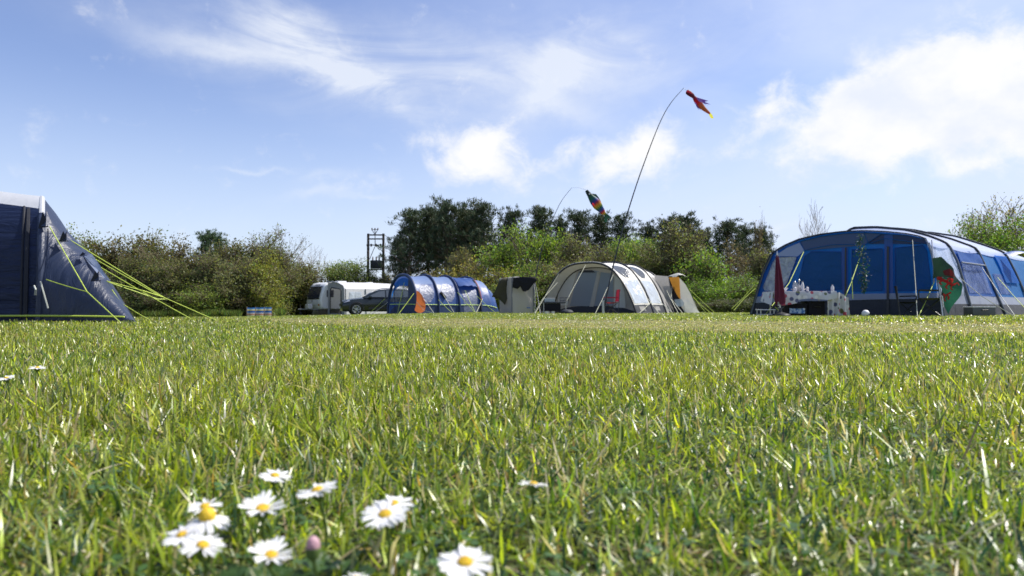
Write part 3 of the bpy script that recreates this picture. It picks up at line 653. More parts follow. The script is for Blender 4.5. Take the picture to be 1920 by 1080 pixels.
def undergrowth():
    segs = [((-300, 530), 48, 1.6, 3.6, 75000, 53), ((530, 760), 57, .8, 2.0, 16000, 60), ((760, 1460), 47, 1.0, 2.6, 60000, 52), ((1430, 2100), 33, .6, 1.4, 14000, 36)]
    Vs, Qs, Cs, k = [], [], [], 0
    for (a, b), Y, h0, h1, n, Y2 in segs:
        px = rng.uniform(a, b, n); yy = rng.uniform(Y, Y2, n); x = (px-960)/F*yy; top = h0+(h1-h0)*vnoise(x, yy, .9, 5)
        pass
        z = gnp(x, yy)+top*rng.uniform(0, 1, n)**.8; C = np.stack([x, yy, z], 1); V, Q = quads_at(C, np.full(n, .24), .62)
        col = leafcol(n, (.065, .070, .026)); g_ = vnoise(x, yy, .5, 9)[:, None]; col = col*(1-g_*.6)+leafcol(n, (.075, .10, .022))*g_*.6
        Vs.append(V); Qs.append(Q+k); Cs.append(np.repeat(col, 4, 0)); k += len(V)
    me = npmesh('undergrowth', np.concatenate(Vs), np.concatenate(Qs), None, np.concatenate(Cs)); o = link('undergrowth', me, M['leaf'])
    tag(o, 'tangled dark undergrowth filling the foot of the hedgerow and thicket', 'undergrowth', kind='stuff')
    # rough grass fringe at the foot of the hedges
    n = 26000; px = np.where(rng.uniform(0, 1, n) < .8, rng.uniform(100, 532, n), rng.uniform(1325, 1440, n)); yy = rng.uniform(42.5, 45.5, n)-np.where(px > 1000, 6*(px-1000)/460, 0); x = (px-960)/F*yy
    C = np.stack([x, yy, gnp(x, yy)-.02], 1); kk = (px < 452) | (px > 520); C = C[kk]; x = x[kk]; yy = yy[kk]; n = len(C); V, Q = quads_at(C, .26+.34*vnoise(x, yy, .7, 6), .09, np.tile([[0, 0, 1.]], (n, 1)), .3)
    me = npmesh('rough_grass', V, Q, None, np.repeat(leafcol(n, (.085, .12, .028)), 4, 0)); tag(link('rough_grass', me, M['leaf']), 'longer rough grass at the foot of the hedgerow', 'rough grass', kind='stuff')
undergrowth()
# ------------------------------------------------------------------ tents
M['navy'] = cloth('navy_tent_cloth', (.008, .016, .050), .5, .12, (.02, .04, .12), 2.4, 1.0, .35, .3, (.5, 1, 4))
M['navyside'] = cloth('lit_navy_slope_cloth', (.020, .032, .072), .45, .14, (.03, .05, .14), 2.6, .75, .5, .3, (2.4, 1, .7))  # brighter light on the slope painted in as a paler navy
M['whitecloth'] = cloth('white_roof_cloth', (.62, .64, .68), .5, .35, (.7, .72, .78), 2.5, .3, .4, .08)
M['dark'] = cloth('black_vent_cloth', (.012, .014, .022), .7, 0, None, 4, .2)
M['lime'] = solid('lime_guy_rope', (.44, .55, .07), .6, 0, .15, 30, .1)
M['cord'] = solid('pale_guy_rope', (.50, .50, .38), .6, 0, .15, 30, .1)
M['greycord'] = solid('grey_guy_rope', (.38, .40, .36), .6, 0, .15, 30, .1)
M['blackpole'] = solid('black_pole', (.014, .015, .02), .4, 0, .2, 20, .05)
M['greypole'] = solid('grey_pole_sleeve', (.10, .115, .14), .5, 0, .2, 20, .05)
M['silver'] = solid('silver_metal', (.5, .5, .5), .35, .8, .1, 20, .05)
def resample(pts, n):
    pts = [Vector(p) for p in pts]; d = [0]
    for a, b in zip(pts, pts[1:]): d.append(d[-1]+(b-a).length)
    out = []; j = 0
    for k in range(n):
        t = d[-1]*k/(n-1)
        while j < len(d)-2 and d[j+1] < t: j += 1
        out.append(pts[j].lerp(pts[j+1], (t-d[j])/max(1e-9, d[j+1]-d[j])))
    return out
def smoothline(pts, it=2):
    for _ in range(it):
        q = [pts[0]]
        for a, b in zip(pts, pts[1:]): q += [a.lerp(b, .25), a.lerp(b, .75)]
        q.append(pts[-1]); pts = q
    return pts
def arch(L, R, h, n=2.3, N=41, skew=0):
    L, R = Vector(L), Vector(R); c = (L+R)/2; ax = (R-L)/2; out = []
    for i in range(N):
        th = PI*(1-i/(N-1)); x = math.copysign(abs(math.cos(th))**(2/n), math.cos(th)); z = math.sin(th)**(2/n) if 0 < i < N-1 else 0
        p = c+ax*x; p = Vector((p.x, p.y, p.z+h*z)); out.append(p)
    return out
def arch3(L, R, h, N=41):
    L, R = Vector(L), Vector(R); c = (L+R)/2; ax = (R-L)/2; out = []
    for i in range(N):
        x = -math.cos(PI*i/(N-1)); p = c+ax*x; out.append(Vector((p.x, p.y, p.z+h*(1-abs(x)**3))))
    return out
def vfor3(f): return 1-math.acos((1-f)**(1/3))/PI
def vfor(f, n=2.3): return 1-math.asin(f**(n/2))/PI
class Loft:
    def __init__(s, rings, sag=.05):
        s.r = rings; s.sag = sag; s.N = len(rings[0]); s.c = [sum(r, Vector((0, 0, 0)))/len(r) for r in rings]
    def P(s, u, v, off=0):
        u = min(max(u, 0), len(s.r)-1); i = min(int(u), len(s.r)-2); f = u-i; j = min(int(v*(s.N-1)), s.N-2); g_ = v*(s.N-1)-j
        a = s.r[i][j].lerp(s.r[i][j+1], g_); b = s.r[i+1][j].lerp(s.r[i+1][j+1], g_); p = a.lerp(b, f); c = s.c[i].lerp(s.c[i+1], f)
        d = (c-p); d.normalize(); k = math.sin(PI*min(1, v*1.0))**.4 if 0 < v < 1 else 0
        return p+d*(s.sag*4*f*(1-f)*k-off)
    def patch(s, name, u0, u1, v0, v1, mat, parent, off=0.0, nu=10, nv=24, wr=.012, wf=3.0, corner=0):
        vs = []
        for a in range(nu+1):
            for b in range(nv+1):
                fa, fb = a/nu, b/nv
                if corner:   # rounded window: pull the ends in
                    e = (1-(1-min(1, min(fb, 1-fb)*4/corner/2))**2)**.5 if corner else 1
                    fa2 = .5+(fa-.5)*(max(.35, e)); u = u0+(u1-u0)*fa2
                else: u = u0+(u1-u0)*fa
                v = v0+(v1-v0)*fb; p = s.P(u, v, off)
                nz = mnoise.noise(p*wf)*wr+mnoise.noise(p*wf*3)*wr*.4; d = (s.c[0]-p).normalized(); vs.append(p-d*nz*(0 if (b in (0,) and v0 == 0) else 1))
        m = MB(); m.add(vs, [(a*(nv+1)+b, a*(nv+1)+b+1, (a+1)*(nv+1)+b+1, (a+1)*(nv+1)+b) for a in range(nu) for b in range(nv)])
        return m.build(name, mat, parent)
    def sleeve(s, name, u, r, mat, parent, v0=0, v1=1, off=.01, k=40):
        m = MB(); m.tube([s.P(u, v0+(v1-v0)*i/k, off) for i in range(k+1)], r, 8); return m.build(name, mat, parent)
def wall(name, ring, v0, v1, t0, t1, n, off, mat, parent, nu=16, nv=10, wr=.01, zb=0):
    """vertical infill below an arch; t is the fraction of the arch height"""
    vs = []; N = len(ring)
    for a in range(nu+1):
        v = v0+(v1-v0)*a/nu; j = min(int(v*(N-1)), N-2); p = ring[j].lerp(ring[j+1], v*(N-1)-j)
        f = (v); base = ring[0].lerp(ring[-1], 0); base_z = ring[0].z*(1-f)+ring[-1].z*f
        for b in range(nv+1):
            t = t0+(t1-t0)*b/nv; q = Vector((p.x, p.y, base_z+(p.z-base_z)*t)); nz = mnoise.noise(q*3)*wr; vs.append(q+n*(off+nz))
    m = MB(); m.add(vs, [(a*(nv+1)+b, (a+1)*(nv+1)+b, (a+1)*(nv+1)+b+1, a*(nv+1)+b+1) for a in range(nu) for b in range(nv)]); return m.build(name, mat, parent)
def wpoly(name, pxs, P0, n, off, mat, parent, thick=0, wr=.012):
    """panel on the vertical plane through P0, with gentle ripples"""
    pts = [hit(x, y, P0+n*off, n) for x, y in pxs]
    bm = bmesh.new(); f = bm.faces.new([bm.verts.new(p) for p in pts]); bmesh.ops.triangulate(bm, faces=[f])
    for _ in range(3): bmesh.ops.subdivide_edges(bm, edges=[e for e in bm.edges if e.calc_length() > .22], cuts=1, use_grid_fill=False)
    bmesh.ops.triangulate(bm, faces=bm.faces[:])
    for v in bm.verts: v.co = v.co+n*(mnoise.noise(v.co*2.6)*wr)
    bm.verts.index_update(); m = MB(); m.add([v.co.copy() for v in bm.verts], [[v.index for v in f.verts] for f in bm.faces]); bm.free()
    return m.build(name, mat, parent)
def rope(pts, mat, parent, r=.006, name='guy_rope'):
    pts = [Vector(p) for p in pts]
    if len(pts) == 2: a, b = pts; pts = [a.lerp(b, t)-Vector((0, 0, .03*(a-b).length*.25*4*t*(1-t))) for t in (0, .25, .5, .75, 1)]
    m = MB(); m.tube(pts, r, 5); return m.build(name, mat, parent)
def peg(p, parent, d):
    m = MB(); m.tube([p+Vector((0, 0, .04)), p-Vector((0, 0, .1))+d*.05], .004, 5); m.tube([p+Vector((0, 0, .04)), p+Vector((0, 0, .045))-d*.03, p+Vector((0, 0, .02))-d*.035], .004, 5); return m.build('peg', M['silver'], parent)
# ---- navy tent close by
def navy_tent():
    t = thing('tent', (-6.8, 9.9, 0), 'dark navy tunnel tent with white roof strip, cut by the picture edge', 'tent')
    yn = 8.4; vd = Vector((-.569, .822, 0)); rings = []
    for X_, h, w_ in ((-13.0, 2.15, 3.2), (-10.0, 2.1, 3.2), (-7.7, 2.10, 3.1), (-5.81, 1.74, 3.0)): rings.append(arch((X_, yn, 0), Vector((X_, yn, 0))+vd*w_, h, 2.5))
    for px, h, w_ in ((100, 1.50, 2.9), (130, 1.20, 2.8), (168, .93, 2.6), (200, .62, 2.4), (228, .31, 2.2), (255, .015, 2.0)):
        q = Vector(((px-960)/F*yn, yn, 0)); d_ = Vector((q.x, q.y, 0)).normalized(); rings.append(arch(q, q+d_*w_, h, 2.4))
    lo = Loft(rings[:4], .05); end = Loft(rings[3:], .0)
    lo.patch('side_wall', 0, 3, .0, .30, M['navy'], t, 0, 30, 20, .03, 2.2); lo.patch('roof_panel', 0, 3, .30, .62, M['whitecloth'], t, 0, 30, 12, .01)
    lo.patch('side_wall', 0, 3, .62, 1, M['navy'], t, 0, 30, 14)
    end.patch('sloping_end', 0, 6, 0, .40, M['navyside'], t, 0, 34, 22, .045, 1.7); end.patch('sloping_end', 0, 6, .40, 1, M['navyside'], t, 0, 34, 20, .03, 1.6)
    lo.sleeve('air_beam', 3, .035, M['whitecloth'], t, .27, .74, -.03); lo.sleeve('air_beam', 3, .042, M['navyside'], t, 0, .27, -.01)
    lo.sleeve('seam_tape', 2.88, .016, M['dark'], t, 0, .3, .0)
    b = MB(); b.tube([lo.P(3, v, -.02)+Vector((-.16, -.012, 0)) for v in [i/14*.30 for i in range(15)]], .028, 6); b.build('seam_tape', M['dark'], t)
    # hooded vents
    def vent(px, py, Y, w, h, ang=0):
        c = pt(px, py, Y); vs = [c+Vector((-w*.5, .05, -h*.5)), c+Vector((w*.5, .05, -h*.42)), c+Vector((-w*.12, .06, h*.6))]
        m = MB(); m.add([c+Vector((-w*.62, -.02, -h*.35)), c+Vector((w*.55, -.10, -h*.42)), c+Vector((w*.6, .0, -h*.2)), c+Vector((-w*.1, .03, h*.66)), c+Vector((-w*.3, .0, 0))], [(0, 1, 4), (1, 2, 3), (1, 3, 4)])
        hood = m.build('vent_hood', M['navyside'], t); k = MB(); k.ngon([v+Vector((0, -.095, 0)) for v in vs]); k.build('vent_opening', M['dark'], t)
    vent(86, 414, 8.62, .13, .20); vent(124, 445, 8.66, .13, .13); vent(184, 519, 8.45, .13, .12); vent(160, 477, 8.7, .10, .05)
    # lifted window flap
    m = MB(); q = [pt(152, 474, 8.85), pt(172, 476, 8.8), pt(188, 498, 8.65), pt(198, 522, 8.6), pt(186, 516, 8.7), pt(166, 498, 8.8)]
    c = sum(q, Vector((0, 0, 0)))/6+Vector((0, -.06, .02)); m.add(q+[c], [(i, (i+1) % 6, 6) for i in range(6)]); m.build('window_flap', M['whiteblue'], t)
    # handle loop, pale strap ends
    b = MB(); b.tube([pt(64, 536, 8.28), pt(67, 543, 8.25), pt(66, 553, 8.28)], .012, 6); b.build('webbing_loop', M['greycord'], t)
    b = MB(); b.tube([pt(76, 528, 8.33), pt(83, 553, 8.3), pt(90, 578, 8.32)], .010, 5); b.build('webbing_strap', M['greycord'], t)
    b = MB(); b.tube([(x, yn-.03, .055+.03*math.sin(x*.8)) for x in np.linspace(-13, -4.75, 30)], .012, 5); b.build('trim_cord', M['lime'], t)
    b = MB(); b.tube([(x, yn-.01, .02) for x in np.linspace(-13.4, -4.65, 20)], .018, 6); b.build('hem', M['dark'], t)
    A = [((93, 425, 8.7), (163, 547, 8.1), (228, 606, 7.75)), ((87, 524, 8.3), (163, 547, 8.1)), ((130, 449, 8.95), (308, 558, 9.2), (409, 606, 9.4)), ((170, 481, 9.1), (300, 555, 9.2), (312, 560, 9.25)),
         ((185, 499, 8.9), (265, 546, 8.9), (368, 602, 9.1)), ((200, 527, 8.75), (268, 545, 8.9), (306, 557, 9.2)), ((203, 529, 8.8), (296, 561, 9.1), (312, 561, 9.22)), ((210, 543, 8.7), (252, 598, 8.75)), ((230, 570, 8.8), (284, 598, 9.6))]
    for a in A:
        P = [pt(*q) for q in a]; 
        if P[-1].z < .12: P[-1].z = 0.0
        rope([P[0], P[1], P[2]] if len(P) == 3 else P, M['lime'], t, .0062)
M['whiteblue'] = cloth('sunlit_flap_cloth', (.32, .38, .52), .4, .35, (.4, .48, .7), 8, .4, .5)
navy_tent()
# ---- cream poly-cotton tent
M['cream'] = cloth('cream_polycotton', (.78, .76, .70), .8, .28, (.55, .5, .42), 2, .35, .2, .08)
M['creamroof'] = cloth('cream_roof', (.82, .81, .77), .75, .25, (.6, .55, .46), 2, .25, .2, .06)
M['greycloth'] = cloth('grey_polycotton', (.42, .41, .40), .8, .4, (.42, .40, .38), 2, .35, .2, .12)
M['canopy'] = cloth('grey_canopy', (.68, .68, .66), .8, .4, (.62, .62, .6), 2, .3, .2, .12)
M['skirt'] = cloth('dark_mud_skirt', (.030, .034, .045), .7, 0, None, 4, .4, .3)
M['blueglass'] = cloth('tinted_front_window', (.24, .29, .36), .35, .4, (.3, .36, .45), 1.6, .25, .6, .22)
M['curtain'] = cloth('cream_curtain', (.60, .58, .54), .85, .4, (.4, .38, .34), 7, .7, .2, .15, (6, 6, .3))
M['pvc'] = clearfilm('clear_pvc_window', (.85, .88, .92), .75, .12, 3, .6, (.50, .55, .62), (1, 1, .5))
M['smoke'] = clearfilm('smoked_window', (.3, .33, .35), .8, .2, 3, .4, (.05, .055, .06))
M['orange'] = cloth('orange_inner_door', (.50, .22, .035), .7, .35, (.6, .28, .04), 3, .4, .3, .2)
def cream_tent():
    ax = Vector((.68, .73, 0)).normalized(); p = Vector((.73, -.68, 0)).normalized(); n = -ax
    R1 = gp(1193, 27); t = thing('tent', R1-p*2.5, 'cream and grey tunnel tent with wide dark arches and a porch', 'tent')
    def ring(d, w, h, sh=0, nn=2.1):
        c = R1-p*2.5+ax*d+p*sh; return arch3(c-p*w/2, c+p*w/2, h)
    r = [ring(0, 5.0, 2.10), ring(1.45, 4.8, 2.19), ring(2.8, 4.5, 2.16, -.05), ring(3.9, 4.0, 1.98, -.1), ring(5.2, 3.0, 1.15, .1)]
    lo = Loft(r, .05); gv = vfor3
    for (v0, v1, nm, mt) in ((0, .30, 'side_wall', 'cream'), (.30, .70, 'roof_panel', 'creamroof')):
        lo.patch(nm, 0, 4, v0, v1, M[mt], t, 0, 32, 20)
    s0 = gv(.16)
    lo.patch('side_wall', 0, 2, .70, s0, M['cream'], t, 0, 20, 16); lo.patch('mud_skirt', 0, 2, s0, 1, M['skirt'], t, 0, 20, 5)
    lo.patch('side_wall', 2, 3, .70, 1, M['greycloth'], t, 0, 10, 16)
    lo.patch('end_wall', 3, 4, .70, 1, M['cream'], t, 0, 10, 16)
    # bottom end cap
    wall('end_wall', r[4], 0, 1, 0, 1, ax, .0, M['cream'], t)
    for a in (0, 1):
        lo.patch('vent_window', a+.2, a+.82, gv(.94), gv(.70), M['smoke'], t, .02, 8, 10, .004, 3, 1.0)
        lo.patch('window', a+.12, a+.90, gv(.64), gv(.19), M['pvc'], t, .012, 10, 14, .03, 2.5)
        lo.patch('skirt_pocket', a+.30, a+.62, gv(.13), gv(.05), M['greycloth'], t, .02, 3, 3, .003)
    for u in (0, 1, 2, 3): lo.sleeve('pole_sleeve', u, .040, M['blackpole'], t, 0, 1, .015)
    for u, v in ((0, .5),): lo.sleeve('trim', u, .02, M['cream'], t, .3, .7, .05)
    # recessed front under the canopy
    inner = [R1-p*2.5+(q-(R1-p*2.5))*.925+ax*.55 for q in r[0]]
    sof = Loft([r[0], inner], 0); sof.patch('canopy', 0, 1, .0, 1, M['canopy'], t, -.004, 4, 40, .01)
    b = MB(); b.tube([q+n*.03 for q in inner], .028, 8); b.build('pole_sleeve', M['blackpole'], t)
    P0 = inner[0]
    wall('front_wall', inner, 0.001, .999, 0, 1, n, 0, M['greycloth'], t, 36, 12)
    wall('mud_skirt', inner, 0.01, .99, 0, .16, n, .02, M['skirt'], t, 30, 3)
    W = lambda nm, pts, o, mt, wr=.008: wpoly(nm, pts, P0, n, o, M[mt], t, 0, wr)
    W('window', [(1046, 573), (1046, 553), (1056, 524), (1070, 514), (1081, 511), (1064, 573)], .03, 'canopy')
    W('window', [(1068, 574), (1085, 509), (1113, 507), (1125, 509), (1106, 574)], .03, 'blueglass')
    W('door_panel', [(1105, 575), (1120, 509), (1126, 509), (1113, 575)], .045, 'curtain')
    W('window', [(1114, 574), (1127, 510), (1146, 513), (1150, 517), (1150, 573)], .03, 'blueglass')
    W('vent_window', [(1086, 511), (1090, 506.5), (1110, 506.5), (1117, 511)], .05, 'skirt')
    W('side_panel', [(1151, 577), (1152, 516), (1163, 524), (1171, 548), (1173, 577)], .03, 'canopy')
    W('curtain', [(1163, 574), (1167, 530), (1172, 531), (1184, 552), (1189, 574)], -.15, 'curtain', .03)
    # porch hood, orange door, cream wing at the rear
    h0 = pt(1225, 516, 30.2)
    a, b_, c_, d = pt(1252, 517, 30.6), pt(1273, 512, 30.8), pt(1274, 521, 30.4), pt(1268, 519, 29.8)
    m = MB(); rows = []
    for i in range(9):
        f = i/8; base = pt(1253+f*21, 518-3*math.sin(f*PI*.9)-f*1.5, 30.9); tip = base+p*.35+Vector((0, 0, -.10+.10*math.sin(f*PI))); rows += [base, base.lerp(tip, .5)+Vector((0, 0, .05)), tip]
    m.add(rows, [(i*3+j, i*3+j+1, i*3+j+4, i*3+j+3) for i in range(8) for j in (0, 1)]); m.build('porch_hood', M['canopy'], t)
    e1 = Vector((.93, -.36, 0)).normalized(); pl = gp(1262, 30.2); en = Vector((-.25, -.97, 0)).normalized()
    wpoly('inner_door', [(1254, 520), (1272, 519), (1276, 524), (1277, 563), (1271, 556), (1262, 540)], pl+Vector((0, .25, 0)), en, 0, M['orange'], t)
    wpoly('doorway', [(1253, 519), (1276, 523), (1277, 586), (1258, 586), (1254, 560)], pl+Vector((0, .42, 0)), en, 0, M['dark'], t)
    wpoly('side_wing', [(1274, 521), (1285, 533), (1295, 551), (1302, 570), (1311, 587), (1278, 586), (1276, 560)], pl+Vector((.1, .05, 0)), en, 0, M['cream'], t, 0, .03)
    wpoly('side_wing', [(1226, 516), (1253, 518), (1256, 545), (1265, 575), (1262, 587), (1252, 587), (1238, 550)], pl, en, -.05, M['greycloth'], t, 0, .03)
    for q in ([(1257, 562), (1268, 560), (1285, 587), (1265, 588)],): wpoly('rolled_door', q, pl, en, .10, M['dark'], t, 0, .05)
    wpoly('window_flap', [(1264, 562), (1277, 560), (1283, 568), (1280, 575), (1268, 574)], pl, en, .17, M['pvc'], t, 0, .05)
    wpoly('ground_flap', [(1280, 563), (1290, 561), (1302, 575), (1313, 587), (1283, 586)], pl, en, .14, M['canopy'], t, 0, .08)
    for q in (((1262, 516, 31), (1258, 560, 30), (1280, 586, 28.5)), ((1250, 545, 30), (1272, 588, 28)), ((1232, 560, 28.6), (1262, 587, 27.4)), ((1215, 560, 28), (1236, 588, 26.8)), ((1222, 565, 28), (1198, 588, 26.9)),
              ((1292, 541, 31), (1340, 583, 31.5)), ((1300, 558, 31), (1332, 583, 31)), ((1300, 556, 31), (1324, 584, 30.4)), ((1098, 497, 27.9), (1075, 540, 27), (1062, 565, 26.6)), ((1150, 515, 27), (1130, 560, 26.2), (1116, 588, 25.4)),
              ((1045, 530, 28.6), (1018, 560, 28), (1001, 588, 27.2)), ((1048, 513, 28.6), (1024, 552, 28.2), (1003, 588, 26.8))):
        P = [pt(*a) for a in q]; 
        if q[-1][1] > 580: P[-1].z = 0
        rope(P, M['cord'] if q[0][0] < 1290 else M['lime'], t, .011 if q[0][0] < 1290 else .010)
cream_tent()
# ---- blue tunnel tent
M['royal'] = cloth('blue_tunnel_cloth', (.035, .085, .27), .42, .25, (.04, .12, .5), 2, .4, .5, .15)
M['royalroof'] = cloth('sunlit_blue_roof', (.14, .21, .40), .6, .2, (.10, .2, .6), 2.5, .35, .5, .1)  # sunlight on the roof painted in as a paler blue than the walls
M['navyblue'] = cloth('dark_blue_cloth', (.018, .040, .115), .5, .15, (.02, .05, .2), 2, .3, .4)
M['brightblue'] = cloth('glowing_blue_cloth', (.02, .17, .55), .5, .5, (.03, .28, .85), 2, .3, .4)
M['winview'] = clearfilm('clear_front_window', (.92, .94, .96), .05, .1, 3, .3, (.5, .5, .5))
M['meshwin'] = clearfilm('grey_mesh_window', (.55, .6, .75), .62, .35, 9, .4, (.16, .19, .30))
M['orangecloth'] = cloth('orange_canvas', (.62, .16, .05), .7, .3, (.8, .22, .06), 3, .4, .3)
M['limetrim'] = solid('lime_trim', (.55, .75, .18), .6)
M['redrope'] = solid('red_trim', (.45, .04, .05), .6)
def tunnel_tent():
    ax = Vector((.83, .56, 0)).normalized(); p = Vector((.56, -.83, 0)).normalized(); n = -ax
    R1 = gp(781, 35); C1 = R1-p*1.8; t = thing('tent', C1, 'blue four-arch tunnel tent with clear window front and lime trim', 'tent')
    def ring(d, w, h, z=2.3): c = C1+ax*d; return arch(c-p*w/2, c+p*w/2, h, z)
    r = [ring(0, 3.6, 2.05), ring(1.3, 3.6, 2.07), ring(2.55, 3.6, 2.05), ring(3.9, 3.6, 2.02), ring(4.6, 3.5, 1.90, 2.2), ring(5.1, 3.1, 1.45, 2.1), ring(5.35, 2.6, .7, 2.1)]
    lo = Loft(r, .07); gv = vfor; s0 = gv(.20)
    lo.patch('side_wall', 1, 6, 0, .30, M['royal'], t, 0, 32, 12); lo.patch('side_wall', 0, 1, 0, .08, M['royal'], t, 0, 8, 6); lo.patch('side_window', 0, 1, .08, .25, M['winview'], t, 0, 8, 8); lo.patch('side_wall', 0, 1, .25, .30, M['royal'], t, 0, 8, 4); lo.patch('roof_panel', 0, 6, .30, .74, M['royalroof'], t, 0, 40, 16, .02)
    lo.patch('side_wall', 0, 6, .74, s0, M['royal'], t, 0, 40, 14, .02); lo.patch('mud_skirt', 0, 6, s0, 1, M['navyblue'], t, .002, 40, 5)
    for u in (.03, 1, 2, 3): lo.sleeve('air_beam', u, .085 if u < .5 else .06, M['navyblue'], t, 0, 1, .03)
    b = MB(); b.tube([lo.P(u*.1, gv(.23), .03) for u in range(1, 50)], .016, 6); b.build('trim_cord', M['limetrim'], t)
    lo.patch('window', .22, .85, gv(.74), gv(.28), M['meshwin'], t, .015, 8, 10, .02, 3, 1); lo.patch('window', 1.2, 1.86, gv(.78), gv(.30), M['meshwin'], t, .015, 8, 10, .02, 3, 1)
    lo.patch('door_panel', 2.2, 2.86, gv(.62), gv(.05), M['meshwin'], t, .015, 8, 10, .03, 3)
    # rolled-up side canopy
    m = MB(); rows = []
    for i in range(11):
        f = i/10
        for j in range(5): 
            g_ = j/4; q = lo.P(2.05+f*.95, gv(.96)+(gv(.72)-gv(.96))*g_, .05+.33*g_*math.sin(PI*(.15+f*.85)))+Vector((0, 0, mnoise.noise(Vector((i*.9, j*.8, 3)))*.09)); rows.append(q)
    m.add(rows, [(i*5+j, i*5+j+1, i*5+j+6, i*5+j+5) for i in range(10) for j in range(4)]); m.build('side_canopy', M['royal'], t)
    b = MB(); b.tube([lo.P(2.97, gv(.9)+(gv(.12)-gv(.9))*i/8, .06) for i in range(9)], .05, 6); b.build('rolled_door', M['dark'], t)
    b = MB(); b.tube([lo.P(3.02, gv(.9)+(gv(.35)-gv(.9))*i/8, .10) for i in range(9)], .018, 6); b.build('door_binding', M['redrope'], t)
    b = MB(); b.tube([lo.P(1.15, gv(.55), .05), lo.P(1.35, gv(.40), .08)], .07, 8); b.build('vent_cover', M['dark'], t)
    # front: arch surround, clear window, solid foot
    fr = r[0]; q = [C1+(a-C1)*.93+ax*.10 for a in fr]
    wall('front_top', q, .16, .84, .80, 1, n, 0, M['brightblue'], t, 24, 5); wall('front_foot', q, .001, .999, 0, .24, n, 0, M['navyblue'], t, 24, 5)
    wall('front_side', q, .60, .999, .24, 1, n, .01, M['navyblue'], t, 16, 8); wall('front_side', q, .001, .10, .24, 1, n, .01, M['navyblue'], t, 8, 8)
    wall('window', q, .12, .60, .24, .80, n, .02, M['winview'], t, 20, 10, .02)
    b = MB(); b.tube([q[12].lerp(q[12], 0)+n*.04, Vector((q[12].x, q[12].y, q[0].z))+n*.04], .015, 5); b.build('zip', M['navyblue'], t)
    lb = MB(); lb.tube([q[4]+n*.05+Vector((0, 0, -q[4].z+.50+q[0].z)), q[24]+n*.05+Vector((0, 0, -q[24].z+.50+q[0].z)), q[36]+n*.05+Vector((0, 0, -q[36].z+.48+q[0].z))], .018, 5); lb.build('trim_cord', M['limetrim'], t)
    # orange door flap rolled beside the front
    m = MB(); rows = []
    for i in range(9):
        f = i/8; top = pt(780.5+f*15, 545+f*f*17, 34.6-f*.4); bot = pt(777.5+f*19, 582+5*math.sin(f*3), 34.5-f*.5); bot.z = max(bot.z, g(bot.x, bot.y)+.02)
        for j in range(7): w_ = top.lerp(bot, j/6); rows.append(w_+p*(.12*math.sin(j/6*PI)+.03*mnoise.noise(w_*4)))
    m.add(rows, [(i*7+j, i*7+j+1, i*7+j+8, i*7+j+7) for i in range(8) for j in range(6)]); m.build('door_flap', M['orangecloth'], t)
    for a in (((776, 550, 34.4), (747, 588, 33.2)), ((758, 530, 36), (745, 588, 35.5)), ((722, 560, 37), (690, 588, 36.5)), ((727, 567, 37), (696, 588, 36)), ((797, 563, 34.3), (814, 587, 33.4)), ((822, 562, 34.6), (848, 587, 33.6)), ((831, 552, 34.6), (852, 587, 34)), ((858, 548, 35), (890, 587, 34.2)),
              ((872, 545, 35), (891, 587, 34.0)), ((894, 555, 36), (928, 588, 35)), ((905, 560, 36), (893, 586, 34.3)), ((781, 566, 34.4), (795, 582, 33.9), (816, 587, 33.3))):
        P = [pt(*q_) for q_ in a]; P[-1].z = g(P[-1].x, P[-1].y); rope(P, M['cord'] if a[0][0] % 2 else M['lime'], t, .012)
tunnel_tent()
# ---- big blue tent
M['deepblue'] = cloth('deep_blue_front', (.008, .135, .40), .6, .35, (.005, .22, .70), 1.5, .45, .5, .3)
M['midblue'] = cloth('mid_blue_cloth', (.015, .085, .33), .40, .3, (.02, .16, .6), 1.8, .5, .5, .2)
M['slate'] = cloth('slate_blue_canopy', (.055, .095, .21), .5, .2, (.09, .13, .25), 2, .3, .4, .12)
M['paleblue'] = cloth('pale_blue_roof', (.42, .50, .72), .42, .35, (.42, .52, .8), 2, .45, .5, .15)
M['whiteband'] = cloth('white_band', (.30, .33, .42), .6, .3, (.5, .52, .6), 3, .4, .4, .08)
M['navywin'] = cloth('dark_blue_mesh_window', (.005, .090, .26), .45, .32, (.005, .17, .50), 2.0, .8, .25, .4)
M['crinkle'] = clearfilm('crinkled_clear_window', (.85, .88, .92), .62, .10, 6, 1.0, (.55, .57, .60), (1, 1, 1))
M['shinefilm'] = clearfilm('shiny_clear_side', (.5, .62, .85), .58, .10, 3, 1.0, (.12, .17, .36), (1, 1, .6))
M['blackband'] = cloth('black_arch_band', (.016, .018, .028), .45, 0, None, 4, .25, .5)
M['shinewhite'] = clearfilm('pale_crumpled_clear_side', (.6, .7, .9), .7, .12, 3, 1.0, (.42, .47, .60), (1, 1, .6))
